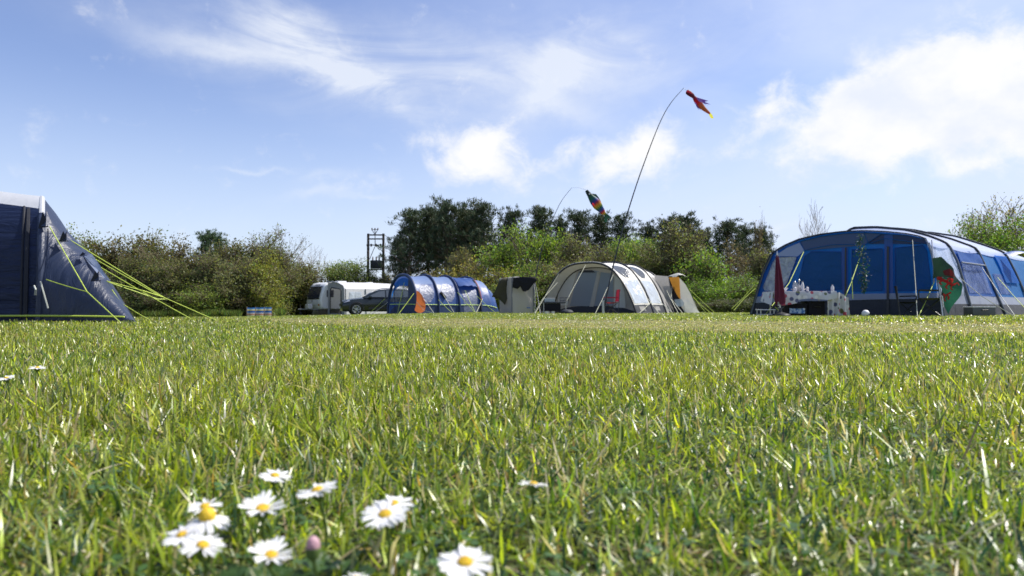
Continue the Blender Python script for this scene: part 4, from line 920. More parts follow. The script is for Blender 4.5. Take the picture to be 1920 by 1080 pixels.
def big_tent():
    ax = Vector((.8, .6, 0)); p = Vector((.6, -.8, 0)); n = -ax
    R1 = gp(1768, 16.5); t = thing('tent', R1-p*2.6, 'large blue family tent with pale roof, black arches and windows', 'tent')
    prof = [(1408, 590), (1418, 555), (1430, 515), (1447, 476), (1472, 461), (1500, 449), (1540, 440), (1580, 435), (1620, 433.5), (1660, 435), (1700, 439), (1735, 446), (1746, 478), (1755, 520), (1762, 560), (1768, 591)]
    A = [hit(x, y, R1, n) for x, y in prof]; A[0].z = 0; A[-1].z = 0
    N = 61; r1 = resample(A, N)
    def back(px_r, d, dz):
        P0 = R1+ax*d; left = [a+ax*d+Vector((0, 0, dz*min(1, a.z/1.5))) for a in A[:6]]; right = [hit(x, y, P0, n) for x, y in px_r]; right[-1].z = 0; return resample(left+right, N)
    r2 = back([(1600, 428.5), (1645, 427), (1700, 432), (1740, 443), (1776, 457), (1793, 490), (1808, 540), (1823, 591)], 1.82, .0)
    r3 = back([(1640, 428.5), (1680, 429.5), (1718, 433), (1780, 448), (1830, 466), (1848, 505), (1866, 550), (1885, 591)], 4.16, -.0)
    r4 = back([(1700, 438), (1745, 437), (1792, 444), (1840, 459), (1883, 474), (1902, 510), (1924, 560), (1944, 591)], 6.6, -.05)
    P5 = R1+ax*9.2; r5 = [q+ax*2.4-Vector((0, 0, .12*min(1, q.z))) for q in r4]
    lo = Loft([r1, r2, r3, r4, r5], .06)
    def vz(ring, f, right=True):   # parameter where the ring's right side passes height f
        for j in range(N-1, 0, -1):
            if ring[j-1].z >= f: return (j-1+(ring[j-1].z-f)/max(1e-6, ring[j-1].z-ring[j].z))/(N-1)
    vc = vz(r1, 1.92); ve = [vz(q, 1.75) for q in (r1, r2, r3, r4)]
    def side(nm, u0, u1, z0, z1, mt, off=0, wr=.02, nu=10, nv=14, par=None, wf=2.5):
        rr = [r1, r2, r3, r4, r5]; vs = []
        for a in range(nu+1):
            u = u0+(u1-u0)*a/nu; i = min(int(u), 3); f = u-i
            for b in range(nv+1):
                z = z0+(z1-z0)*b/nv; va = vz(rr[i], z) if z > 0 else 1; vb = vz(rr[i+1], z) if z > 0 else 1; va = va or .5; vb = vb or .5
                pa = lo.P(i, va); pb = lo.P(i+1, vb); q = pa.lerp(pb, f); q = q+p*(off-.05*4*f*(1-f)+mnoise.noise(q*wf)*wr)
                vs.append(q)
        m = MB(); m.add(vs, [(a*(nv+1)+b, a*(nv+1)+b+1, (a+1)*(nv+1)+b+1, (a+1)*(nv+1)+b) for a in range(nu) for b in range(nv)]); return m.build(nm, M[mt], par or t)
    top = 1.78
    # roof: everything above the eaves, left sides too
    rows = []; nu, nv = 40, 40; rr = [r1, r2, r3, r4, r5]
    for a in range(nu+1):
        u = 4*a/nu; i = min(int(u), 3); f = u-i; va, vb = vz(rr[i], top) or .8, vz(rr[i+1], top) or .8
        for b in range(nv+1):
            q = lo.P(i, va*b/nv).lerp(lo.P(i+1, vb*b/nv), f); q.z -= .05*4*f*(1-f)*min(1, q.z); rows.append(q)
    m = MB(); m.add(rows, [(a*(nv+1)+b, a*(nv+1)+b+1, (a+1)*(nv+1)+b+1, (a+1)*(nv+1)+b) for a in range(nu) for b in range(nv)]); m.build('roof_panel', M['paleblue'], t)
    side('side_wall', 0, 1, .52, top, 'shinewhite', 0, .05); side('side_wall', 1, 2, .52, top, 'midblue', 0, .03); side('side_wall', 2, 4, .52, top, 'deepblue', 0, .02)
    side('pale_band', 0, 4, .30, .52, 'whiteband', 0, .01, 24, 4); side('mud_skirt', 0, 4, 0, .30, 'skirt', 0, .01, 24, 4)
    side('window', 1.15, 1.88, .60, 1.40, 'shinefilm', .02, .05); side('window', 2.2, 2.6, .60, 1.20, 'shinefilm', .02, .03)
    side('window_flap', 1.1, 1.95, 1.42, 1.72, 'midblue', .05, .08); 
    b = MB(); b.tube([lo.P(1, vz(r2, 1.40)).lerp(lo.P(2, vz(r3, 1.40)), .05+.85*i/10)+p*.09 for i in range(11)], .022, 6); b.build('rolled_flap', M['whiteband'], t)
    side('door_recess', 2.55, 2.93, .95, 1.78, 'brightblue', .05, .02)
    # black arch bands: flat webs on the arches, then legs
    for k, (ring, wd) in enumerate(((r1, .11), (r2, .15), (r3, .15), (r4, .13))):
        v1 = vz(ring, top+.02); vsb = []; K = 44; v0 = 0.0 if k == 0 else .10
        for i in range(K+1):
            q = lo.P(k, v0+(v1-v0)*i/K); up = Vector((0, 0, 1)); ta = (lo.P(k, min(1, v0+(v1-v0)*(i+.5)/K))-lo.P(k, max(0, v0+(v1-v0)*(i-.5)/K))).normalized(); nr = ax.cross(ta).normalized()
            if nr.z < 0 and q.z > 1: nr = -nr
            if nr.dot(q-lo.c[k]) < 0: nr = -nr
            w_ = .5*wd*(.35+.65*math.sin(PI*min(1, i/K+.08))); o = .03+(.02 if k else 0)
            vsb += [q-ax*w_*1.0+nr*.0, q-ax*w_+nr*o, q+ax*w_+nr*o, q+ax*w_+nr*.0]
        m = MB(); m.add(vsb, [(i*4+j, i*4+(j+1) % 4, (i+1)*4+(j+1) % 4, (i+1)*4+j) for i in range(K) for j in range(4)]); m.build('arch_band', M['blackband'], t)
        m = MB(); m.tube([lo.P(k, v1+(1-v1)*i/10)+p*.03 for i in range(11)], .030, 8); m.build('pole_leg', M['greypole'], t)
    # small porch hood over the side door
    q0 = lo.P(3, vz(r4, 1.74)); m = MB(); rows = []
    for i in range(9):
        f = i/8; base = lo.P(2.82, vz(r3, 1.72)).lerp(q0, 0)+Vector((0, 0, 0)); base = pt(1880+f*34, 476-5*math.sin(f*PI*.8)-f*1, 20.6+.2*f); tip = base+p*.25+Vector((0, 0, -.08)); rows += [base, base.lerp(tip, .5)+Vector((0, 0, .03)), tip]
    m.add(rows, [(i*3+j, i*3+j+1, i*3+j+4, i*3+j+3) for i in range(8) for j in (0, 1)]); m.build('porch_hood', M['midblue'], t)
    # front face panels
    def W(nm, pts, o, mt, wr=.01):
        r_ = wpoly(nm, pts, R1, n, o, M[mt], t, 0, wr)
        if nm in ('window', 'canopy'):
            b = MB(); P_ = [hit(x, y, R1+n*(o+.012), n) for x, y in pts]; b.tube(P_+[P_[0]], .009, 4); b.build('piping', M['midblue' if nm == 'window' else 'deepblue'], r_)
        return r_
    W('front_wall', prof, -.06, 'deepblue', .01)
    W('side_glow', [(1415, 560), (1419, 547), (1432, 510), (1448, 477), (1470, 464), (1500, 453), (1508, 470), (1490, 505), (1474, 550), (1445, 556)], -.03, 'brightblue')
    W('clear_corner', [(1452, 480), (1475, 465), (1499, 455), (1508, 470), (1495, 481)], .0, 'paleblue')
    W('window', [(1432, 545), (1430, 538), (1447, 495), (1455, 482), (1492, 481), (1494, 484), (1476, 530), (1462, 548)], .0, 'crinkle', .05)
    W('canopy', [(1500, 453), (1540, 443), (1580, 438), (1620, 436), (1652, 438), (1620, 460), (1600, 458), (1560, 459), (1520, 466), (1508, 470)], .0, 'slate')
    W('canopy', [(1620, 436.5), (1700, 441), (1733, 448), (1738, 458), (1720, 455), (1660, 447), (1628, 457)], -.01, 'navyblue2')
    W('window', [(1496, 535), (1508, 480), (1522, 471), (1577, 472), (1579, 543), (1500, 546)], -.02, 'navywin', .05)
    W('door_post', [(1578, 464), (1590, 464), (1590, 552), (1579, 552)], -.01, 'midblue')
    W('door_seam', [(1584, 464), (1587, 464), (1587, 590), (1583, 590)], .01, 'blackband')
    W('window', [(1597, 468), (1655, 466), (1655, 545), (1597, 546)], -.02, 'navywin', .03)
    W('door_post', [(1658, 440), (1674, 440), (1675, 552), (1659, 552)], .0, 'midblue')
    W('door_seam', [(1663, 462), (1667, 462), (1667, 591), (1662, 591)], .02, 'blackband')
    W('window', [(1678, 465), (1730, 460), (1738, 470), (1748, 545), (1678, 545)], -.02, 'navywin', .03)
    W('pale_band', [(1414, 568), (1418, 557), (1445, 553), (1763, 549), (1766, 560), (1660, 561), (1445, 562)], .01, 'whiteband')
    W('mud_skirt', [(1408, 591), (1414, 568), (1445, 562), (1660, 561), (1766, 560), (1768, 592)], .0, 'skirt')
    b = MB(); b.tube([hit(x, y, R1+n*.03, n) for x, y in ((1735, 446), (1746, 470), (1751, 500), (1751, 530))], .02, 6); b.build('pale_edging', M['whiteband'], t)
    # zigzag trim inside the left edge
    b = MB(); b.tube([hit(x, y, R1+n*.02, n) for x, y in ((1409, 588), (1419, 553), (1431, 513), (1448, 476))], .022, 6); b.build('pole_leg', M['greypole'], t)
    L = 'lime'
    for a, mt in ((((1507, 472, 18.9), (1480, 530, 17.6), (1433, 592, 16.2)), L), (((1619, 463, 17.9), (1596, 530, 16.9), (1569, 592, 15.8)), L), (((1597, 520, 16.9), (1599, 560, 16.8)), L), (((1711, 450, 16.9), (1717, 540, 16.2), (1720, 592, 15.6)), 'cord'),
                  (((1751, 530, 16.6), (1738, 560, 16.2), (1722, 591, 15.6)), L), (((1416, 533, 20.6), (1392, 560, 20.4), (1372, 579, 20.2)), L), (((1416, 541, 20.6), (1395, 560, 20.3), (1376, 582, 20.0)), L),
                  (((1798, 520, 17.6), (1840, 555, 17), (1901, 591, 16.3)), 'cord'), (((1840, 500, 19), (1880, 560, 17.9), (1903, 592, 17.2)), 'greycord'), (((1870, 520, 19.6), (1905, 560, 18.5), (1935, 592, 17.5)), L)):
        P = [pt(*q) for q in a]
        if a[-1][1] > 588: P[-1].z = 0
        rope(P, M[mt], t, .009)
    return R1, n
M['navyblue2'] = M['navyblue']
BT_P, BT_n = big_tent()
# ------------------------------------------------------------------ caravan with awning
M['gelcoat'] = solid('off_white_caravan_panel', (.70, .71, .72), .35, 0, .06, 2, .03)
M['greypanel'] = solid('grey_caravan_moulding', (.20, .21, .23), .45, 0, .1, 3, .03)
M['darkglass'] = solid('dark_tinted_glass', (.03, .035, .055), .08, 0, .2, 2, .02, 1)
M['rubber'] = solid('tyre_rubber', (.02, .02, .02), .8, 0, .2, 10, .1)
M['alloy'] = solid('alloy_rim', (.50, .51, .53), .3, .8, .1, 10, .03)
M['awngrey'] = cloth('grey_awning_cloth', (.36, .37, .39), .7, .2, (.25, .25, .28), 2, .3, .2, .1)
M['awnlight'] = cloth('light_awning_cloth', (.66, .66, .68), .6, .2, (.6, .6, .65), 2, .25, .3, .06)
def oriented(o, fx, fy):
    return lambda x, y, z: Vector((o.x+fx.x*x+fy.x*y, o.y+fx.y*x+fy.y*y, o.z+z))
def caravan():
    fy = Vector((.73, .68, 0)).normalized(); fx = Vector((.68, -.73, 0)).normalized(); Fc = gp(601, 49); o = Fc; L = oriented(o, fx, fy)
    t = thing('caravan', L(-1.1, 3, 0), 'white touring caravan with dark wide front window, parked by the hedgerow', 'caravan'); W2 = 2.25
    # side outline (y along length, z) with raked rounded front
    prof = [(0.15, .42), (.02, .62), (0.0, 1.0), (.10, 1.55), (.30, 2.10), (.52, 2.32), (.9, 2.40), (5.9, 2.40), (6.3, 2.30), (6.42, 1.6), (6.42, .5), (6.2, .38), (3.6, .36), (2.2, .36)]
    def hull(x0, x1, inset): return [[L(x, y, z) for (y, z) in prof] for x in (x0, x1)]
    m = MB(); xs = [0, -.05, -.14, -W2+.14, -W2+.05, -W2]; k = [(.10, .08), (.03, .03), (0, 0), (0, 0), (.03, .03), (.10, .08)]; rows = []
    for x, (iy, iz) in zip(xs, k):
        for (y, z) in prof: rows.append(L(x, y+(iy if y < 3 else -iy), z-(iz if z > 1.2 else -iz)))
    n = len(prof); m.add(rows, [(i*n+j, i*n+(j+1) % n, (i+1)*n+(j+1) % n, (i+1)*n+j) for i in range(5) for j in range(n)]+[tuple(range(n)), tuple(range(5*n+n-1, 5*n-1, -1))]); m.build('body', M['gelcoat'], t)
    # front window and panels follow the raked front
    def fr(x, z, o_=0.0):
        y = np.interp(z, [.62, 1.0, 1.55, 2.10, 2.32], [.02, 0, .10, .30, .52]); return L(x, float(y)-.03-o_, z)
    def sheet(x0, x1, z0, z1, nm, mt, par, o_=0, r=.12):
        m = MB(); rows = []; K = 8
        for a in range(K+1):
            z = z0+(z1-z0)*a/K; e = min(a, K-a)/K; ins = r*max(0, 1-e*6)**2
            for b_ in range(7): rows.append(fr(x0-ins*0+(x1-x0)*b_/6+(ins if x1 < x0 and b_ == 6 else 0)-(ins if b_ == 0 else 0), z, o_))
        m.add(rows, [(a*7+b_, a*7+b_+1, a*7+b_+8, a*7+b_+7) for a in range(K) for b_ in range(6)]); return m.build(nm, mt, par)
    w_ = sheet(-.22, -2.02, 1.22, 2.0, 'front_window', M['darkglass'], t, .02); sheet(-.16, -2.08, 1.15, 1.22, 'window_frame', M['blackpole'], w_, .025, 0)
    sheet(-.16, -2.08, 2.0, 2.07, 'window_frame', M['blackpole'], w_, .025, 0)
    sheet(-.45, -1.8, .74, 1.08, 'gas_locker', M['gelcoat'], t, .03, .05); sheet(-.7, -1.5, 2.14, 2.24, 'name_strip', M['greypanel'], t, .02, 0)
    b = MB(); b.box(fr(-1.12, 1.0, .05), (.08, .04, .08)); b.build('locker_latch', M['blackpole'], t)
    for x in (-.16, -2.08):
        b = MB(); b.lathe([(.001, .03), (.07, .02), (.08, 0)], fr(x, .72, .04), -fy, 10); b.build('light', M['redrope'] if x < -1 else M['orange'], t)
    b = MB(); b.tube([L(-.5, .1, .40), L(-1.12, -1.15, .42)], .035, 6); b.tube([L(-1.75, .1, .40), L(-1.12, -1.15, .42)], .035, 6); b.build('drawbar', M['greypanel'], t)
    b = MB(); b.tube([L(-1.12, -1.0, .15), L(-1.12, -1.0, .75)], .03, 6); b.lathe([(.02, -.04), (.11, -.04), (.11, .04), (.02, .04)], L(-1.12, -1.0, .12), fx, 12); b.build('jockey_wheel', M['blackpole'], t)
    b = MB(); b.box(L(-.9, -.45, .62), (.5, .35, .35), Matrix.Rotation(math.atan2(fx.y, fx.x), 3, 'Z'), .03); b.build('hitch_cover', M['awnlight'], t)
    for x in (-.08, -W2+.08):
        b = MB(); b.lathe([(.18, -.1), (.33, -.09), (.34, 0), (.33, .09), (.18, .1)], L(x, 3.4, .34), fx, 20); wh = b.build('wheel', M['rubber'], t)
        b = MB(); b.lathe([(.19, .10), (.17, .11), (.05, .08), (.001, .1)], L(x, 3.4, .34), fx, 14); b.build('rim', M['alloy'], wh)
    b = MB(); b.box(L(-1.1, 2.2, 2.46), (.7, .5, .13), Matrix.Rotation(math.atan2(fy.y, fy.x), 3, 'Z'), .03); b.build('roof_vent', M['gelcoat'], t)
    b = MB(); b.box(L(-1.1, 4.6, 2.45), (.5, .5, .1), Matrix.Rotation(math.atan2(fy.y, fy.x), 3, 'Z'), .03); b.build('roof_vent', M['gelcoat'], t)
    b = MB(); b.box(L(.012, .75, 1.55), (.55, .02, .5), Matrix.Rotation(math.atan2(fy.y, fy.x), 3, 'Z')); b.build('side_window', M['darkglass'], t)
    # awning fixed along the side
    a = thing('awning', L(1.4, 3, 0), 'grey porch awning with open doorway and white roof, on the caravan side', 'awning')
    def P(x, y, z): return L(x+.03, y, z)
    m = MB(); rows = []
    secs = [(.55, .0), (2.2, 0), (4.2, 0), (6.2, 0)]
    tp = [(0, 2.36), (.7, 2.38), (1.6, 2.24), (2.3, 2.02), (2.42, 1.85)]
    for (y, _) in secs:
        for (x, z) in tp: rows.append(P(x, y, z-(.04 if y in (.55, 6.2) else 0)))
    m.add(rows, [(i*5+j, i*5+j+1, i*5+j+6, i*5+j+5) for i in range(3) for j in range(4)]); m.build('roof_panel', M['awnlight'], a)
    def quad(nm, pts, mt, par): b = MB(); b.ngon([P(*q) for q in pts]); return b.build(nm, M[mt], par, False)
    quad('front_panel', [(0, .55, 0), (.42, .55, 0), (.42, .55, 2.33), (0, .55, 2.32)], 'awngrey', a); quad('front_panel', [(1.95, .55, 0), (2.55, .55, 0), (2.42, .55, 1.83), (1.95, .55, 2.10)], 'awngrey', a)
    quad('front_panel', [(.42, .55, 1.98), (1.95, .55, 1.84), (1.95, .55, 2.10), (1.6, .55, 2.2), (.7, .55, 2.34), (.42, .55, 2.33)], 'awngrey', a); quad('front_panel', [(.42, .552, 0), (1.95, .552, 0), (1.95, .552, .12), (.42, .552, .12)], 'awngrey', a)
    b = MB(); b.tube([P(.42, .52, .1), P(.44, .52, 1.8), P(.6, .52, 1.96), P(1.8, .52, 1.84), P(1.95, .52, 1.7), P(1.97, .52, .1)], .035, 6); b.build('door_edging', M['blackpole'], a)
    b = MB(); b.tube([P(0, .5, 2.37), P(.7, .5, 2.39), P(1.6, .5, 2.25), P(2.3, .5, 2.03), P(2.45, .5, 1.84), P(2.58, .5, 0)], .05, 6); b.build('roof_edging', M['awngrey'], a)
    for (y0, y1) in ((.6, 2.2), (2.2, 4.2), (4.2, 6.2)):
        quad('side_panel', [(2.55, y0, 0), (2.55, y1, 0), (2.42, y1, 1.84), (2.42, y0, 1.84)], 'awnlight', a); quad('window', [(2.52, y0+.25, .9), (2.52, y1-.25, .9), (2.46, y1-.35, 1.65), (2.46, y0+.35, 1.65)], 'pvc', a)
        b = MB(); b.tube([P(2.57, y0, 0), P(2.45, y0, 1.85)], .03, 5); b.build('pole', M['greypole'], a)
    quad('back_panel', [(0, 6.2, 0), (2.55, 6.2, 0), (2.42, 6.2, 1.84), (1.6, 6.2, 2.2), (0, 6.2, 2.3)], 'awngrey', a)
    b = MB(); b.box(P(1.3, 5.6, 1.35), (.9, .04, .6), Matrix.Rotation(math.atan2(fx.y, fx.x), 3, 'Z')); b.build('curtain', M['parasol'], a)
    b = MB(); b.box(P(1.2, 4.4, .45), (.6, .9, .5), Matrix.Rotation(math.atan2(fx.y, fx.x), 3, 'Z'), .05); b.build('interior_cabinet', M['greypanel'], a)
    # small sloping tent on the far side
    s = thing('awning_annexe', L(-3, 1.5, 0), 'small grey sloping annexe behind the left front corner of the caravan', 'annexe')
    A = [L(-2.3, 1.0, .0), L(-3.35, 1.0, 0), L(-2.95, 1.2, 1.05), L(-2.3, 1.4, 1.45)]; B_ = [q+fy*2.2 for q in A]
    m = MB(); m.add(A+B_, [(0, 1, 2, 3), (1, 5, 6, 2), (2, 6, 7, 3), (4, 7, 6, 5)]); m.build('wall', M['awngrey'], s, False)
    b = MB(); b.tube([A[1], A[2], A[3]], .025, 5); b.build('seam', M['greypole'], s)
M['parasol'] = cloth('plum_parasol_cloth', (.14, .025, .055), .7, .2, (.25, .03, .08), 4, .4, .2, .2)
caravan()
# ------------------------------------------------------------------ car
M['carpaint'] = solid('dark_grey_green_paint', (.014, .022, .024), .25, .2, .08, 2, .01, .7)
M['carglass'] = solid('car_glass', (.07, .085, .10), .05, 0, .1, 2, .01, 1)
M['headlight'] = solid('headlight_lens', (.55, .57, .6), .1, .4, .1, 5, .02, 1)
def car():
    o = gp(638, 40.2); fx = Vector((.95, .31, 0)).normalized(); fy = Vector((.31, -.95, 0)).normalized()   # fx towards the rear, fy towards us
    t = thing('estate_car', o+fx*2.3, 'dark grey-green estate car parked between the caravan and blue tunnel tent', 'car'); L = oriented(o, fx, fy)
    st = [0, .08, .25, .7, 1.25, 1.7, 2.4, 3.2, 4.0, 4.5, 4.72, 4.8]; ztop = [.62, .80, .87, .94, 1.0, 1.02, 1.02, 1.02, 1.02, .98, .92, .75]; zb = [.38, .24, .2, .2, .2, .2, .2, .2, .2, .24, .3, .4]; wd = [.58, .76, .84, .90, .91, .92, .92, .92, .92, .88, .82, .7]
    m = MB(); rows = []
    for x, zt, z0, w_ in zip(st, ztop, zb, wd):
        for (yy, zz) in ((-.82, 0), (-.97, .18), (-1, .5), (-.985, .8), (-.90, .96), (-.6, 1.02), (0, 1.05), (.6, 1.02), (.90, .96), (.985, .8), (1, .5), (.97, .18), (.82, 0)): rows.append(L(x, yy*w_, z0+(zt-z0)*zz))
    K = 13; m.add(rows, [(i*K+j, (i+1)*K+j, (i+1)*K+(j+1) % K, i*K+(j+1) % K) for i in range(len(st)-1) for j in range(K)]+[tuple(range(K)), tuple(range(len(rows)-1, len(rows)-K-1, -1))]); m.build('body', M['carpaint'], t)
    gx = [1.28, 1.6, 2.0, 2.3, 3.0, 3.7, 4.2, 4.55]; gt = [1.03, 1.25, 1.42, 1.49, 1.53, 1.51, 1.46, 1.10]; rows = []; gl = MB(); m = MB()
    for x, zt in zip(gx, gt):
        tw = .86-.20*(zt-1)/.5
        for (yy, zz) in ((-.88, .98), (-tw-.02, zt-.07), (-tw+.08, zt), (0, zt+.025), (tw-.08, zt), (tw+.02, zt-.07), (.88, .98)): rows.append(L(x, yy, zz))
    m.add(rows, [(i*7+j, (i+1)*7+j, (i+1)*7+j+1, i*7+j+1) for i in range(len(gx)-1) for j in range(6)]); m.build('roof', M['carpaint'], t)
    def tw(z): return .86-.20*(z-1)/.5
    for s in (-1, 1):
        for (q) in ([(1.45, 1.05), (2.50, 1.05), (2.50, 1.43), (2.15, 1.38)], [(2.58, 1.05), (3.5, 1.05), (3.5, 1.43), (2.58, 1.45)], [(3.58, 1.05), (4.3, 1.07), (4.08, 1.38), (3.58, 1.42)]):
            b = MB(); b.ngon([L(x, s*(.88+(tw(z)+.02-.88)*(z-.98)/.42+.02), z) for x, z in q]); b.build('side_window', M['carglass'], t)
        b = MB(); b.box(L(1.62, s*1.0, 1.06), (.16, .2, .13), Matrix.Rotation(math.atan2(fx.y, fx.x), 3, 'Z'), .03); b.build('wing_mirror', M['carpaint'], t)
        for x in (.86, 3.75):
            b = MB(); b.lathe([(.2, -.11), (.33, -.10), (.345, -.05), (.345, .05), (.33, .10), (.22, .11)], L(x, s*.80, .335), fy*s, 24); wh = b.build('wheel', M['rubber'], t)
            b = MB(); c = L(x, s*.80, .335)+fy*s*.105; b.lathe([(.235, -.02), (.235, .012), (.215, .012), (.205, -.02)], c, fy*s, 24); b.lathe([(.06, -.02), (.06, .014), (.001, .02)], c, fy*s, 10)
            for k in range(7):
                a = 2*PI*k/7; d = fx*math.cos(a)+Vector((0, 0, 1))*math.sin(a); b.tube([c+d*.04, c+d*.215], .024, 5)
            b.build('rim', M['alloy'], wh)
            b = MB(); b.tube([L(x+.40*math.cos(a), s*.925, .335+.40*math.sin(a)) for a in [PI*i/12-.1 for i in range(14)]], .045, 6); b.build('wheel_arch', M['blackpole'], t)
        b = MB(); b.ngon([L(.10, s*.50, .70), L(.16, s*.80, .72), L(.52, s*.895, .80), L(.46, s*.80, .87), L(.18, s*.62, .82)]); o_ = b.build('headlight', M['headlight'], t); o_.location = o_.location-fx*.012+fy*s*.012+Vector((0, 0, .006))
        b = MB(); b.box(L(2.75, s*.925, .40), (2.4, .02, .12), Matrix.Rotation(math.atan2(fx.y, fx.x), 3, 'Z')); b.build('sill_trim', M['blackpole'], t)
        for x in (2.35, 3.35): b = MB(); b.box(L(x, s*.925, .88), (.2, .03, .035), Matrix.Rotation(math.atan2(fx.y, fx.x), 3, 'Z')); b.build('door_handle', M['carpaint'], t)
        b = MB(); b.tube([L(2.2, s*.58, 1.53), L(2.4, s*.58, 1.58), L(4.0, s*.58, 1.56), L(4.2, s*.58, 1.49)], .018, 5); b.build('roof_rail', M['silver'], t)
    b = MB(); b.ngon([L(1.30, -.72, 1.05), L(1.30, .72, 1.05), L(2.05, .60, 1.43), L(2.05, -.60, 1.43)]); ws = b.build('windscreen', M['carglass'], t); ws.location = ws.location-fx*.03+Vector((0, 0, .03))
    b = MB(); b.box(L(-.0, 0, .60), (.05, .9, .14), Matrix.Rotation(math.atan2(fx.y, fx.x), 3, 'Z'), .02); b.build('grille', M['blackpole'], t)
    b = MB(); b.box(L(-.02, 0, .44), (.03, .52, .11), Matrix.Rotation(math.atan2(fx.y, fx.x), 3, 'Z')); b.build('number_plate', M['awnlight'], t)
car()
# ------------------------------------------------------------------ windbreak
WBC = [(.04, .16, .45), (.55, .60, .70), (.52, .55, .18), (.35, .20, .22), (.03, .14, .42), (.04, .20, .55), (.50, .12, .10), (.55, .58, .22)]
def windbreak():
    t = thing('windbreak', gp(485, 43), 'striped blue, white, yellow and red beach windbreak in front of the hedgerow', 'windbreak')
    zt, zb_ = pt(485, 576, 43).z, pt(485, 593.5, 43).z; X = [463, 479, 495.5, 510]
    mt, nt = newmat('windbreak_stripes'); tc = nd(nt, 'ShaderNodeTexCoord'); sp_ = nd(nt, 'ShaderNodeSeparateXYZ'); nt.links.new(tc.outputs['Generated'], sp_.inputs[0])
    cr = nd(nt, 'ShaderNodeValToRGB'); cr.color_ramp.interpolation = 'CONSTANT'; els = cr.color_ramp.elements
    seq = [(.55, .56, .30), (.55, .50, .30), (.45, .10, .09), (.60, .60, .62), (.03, .12, .42), (.03, .12, .42), (.55, .42, .18), (.60, .62, .50), (.05, .22, .55), (.03, .12, .42)]
    for i, c in enumerate(seq):
        e = els[0] if i == 0 else els.new(i/len(seq)); e.position = i/len(seq); e.color = (*c, 1)
    nt.links.new(sp_.outputs[2], cr.inputs[0]); p_ = nd(nt, 'ShaderNodeBsdfPrincipled'); nt.links.new(cr.outputs[0], p_.inputs[0]); p_.inputs['Roughness'].default_value = .8
    tr_ = nd(nt, 'ShaderNodeBsdfTranslucent'); nt.links.new(cr.outputs[0], tr_.inputs[0]); mx = nd(nt, 'ShaderNodeMixShader'); mx.inputs[0].default_value = .35
    nt.links.new(p_.outputs[0], mx.inputs[1]); nt.links.new(tr_.outputs[0], mx.inputs[2]); oo = nd(nt, 'ShaderNodeOutputMaterial'); nt.links.new(mx.outputs[0], oo.inputs[0])
    for k in range(3):
        rows = []
        for i in range(9):
            f = i/8; x = ((X[k]+(X[k+1]-X[k])*f)-960)/F*43; y = 43+.12*math.sin(f*PI)+(.18 if (k % 2) else 0)*0; sag = .03*math.sin(f*PI)
            for j in range(6): rows.append((x, y, zb_+(zt-sag+.01*k-zb_)*j/5))
        m = MB(); m.add(rows, [(i*6+j, i*6+j+1, i*6+j+7, i*6+j+6) for i in range(8) for j in range(5)]); m.build('striped_panel', mt, t)
    for x in X: m = MB(); m.tube([((x-960)/F*43, 43, zb_-.1), ((x-960)/F*43, 43, zt+.04)], .022, 6); m.build('stake', M['bark'], t)
windbreak()
# ------------------------------------------------------------------ transformer on its poles
M['polewood'] = solid('creosoted_pole', (.055, .045, .040), .85, 0, .3, 4, .4); M['steel'] = solid('dark_steel', (.05, .055, .06), .5, .4, .2, 6, .1)
M['porcelain'] = solid('brown_porcelain', (.16, .12, .12), .3, 0, .1, 9, .05)
def transformer():
    Y = 60; t = thing('transformer_pole', gp(704.5, Y), 'twin wooden poles carrying a dark transformer and insulators above the hedgerow gap', 'electricity pole')
    q = lambda x, y: pt(x, y, Y)
    for x in (690.5, 719): b = MB(); g0 = q(x, 438); b.tube([(g0.x, Y, g(g0.x, Y)-.3), g0], .135, 10, .105); b.build('pole', M['polewood'], t)
    def bar(nm, a, c, r, mt='steel', par=t, off=0): b = MB(); A, C_ = q(*a), q(*c); A.y += off; C_.y += off; b.tube([A, C_], r, 6); return b.build(nm, M[mt], par)
    for off in (-.14, .14): bar('crossarm', (689, 440.5), (721, 440.5), .05, off=off); bar('crossarm', (689, 448), (721, 448), .05, off=off)
    bar('crossarm', (687, 459.5), (721, 459.5), .045); bar('stay', (693, 486), (703.5, 461), .03); bar('stay', (717, 472), (709, 460), .025); bar('down_lead', (703, 430), (703.5, 462), .035)
    for a, c in (((703, 440), (697.5, 431)), ((703, 440), (708, 431)), ((703, 440), (703, 430))): bar('bracket', a, c, .03)
    bar('crossarm', (696.5, 431), (709, 430), .03)
    for x in (697.5, 703, 708.5): b = MB(); b.lathe([(.03, 0), (.07, .03), (.04, .06), (.07, .10), (.04, .13), (.06, .17), (.02, .2)], q(x, 431.5), n=8); b.build('insulator', M['porcelain'], t)
    for x in (689, 696, 705.5, 713.5): b = MB(); b.lathe([(.03, 0), (.10, .04), (.05, .08), (.10, .13), (.05, .17), (.09, .22), (.02, .26)], q(x, 462.5), n=8); b.build('insulator', M['porcelain'], t)
    c = q(705.5, 496); b = MB(); b.box(c, (.95, .62, .72), None, .05); tk = b.build('tank', M['steel'], t)
    for s in (-1, 1):
        for k in range(8): b = MB(); b.box(c+Vector((-.42+.12*k, s*.36, 0)), (.03, .12, .58)); b.build('cooling_fin', M['steel'], tk)
    for x in (699, 705.5, 711): b = MB(); b.lathe([(.05, 0), (.075, .04), (.05, .08), (.075, .13), (.045, .17), (.07, .22), (.02, .36)], q(x, 488.5), n=8); b.build('bushing', M['porcelain'], tk)
    b = MB(); b.box(q(705, 505.5), (1.35, .2, .10)); b.build('platform', M['steel'], t)
    for x in (697, 713): bar('hook', (x, 500), (x, 504), .04)
transformer()
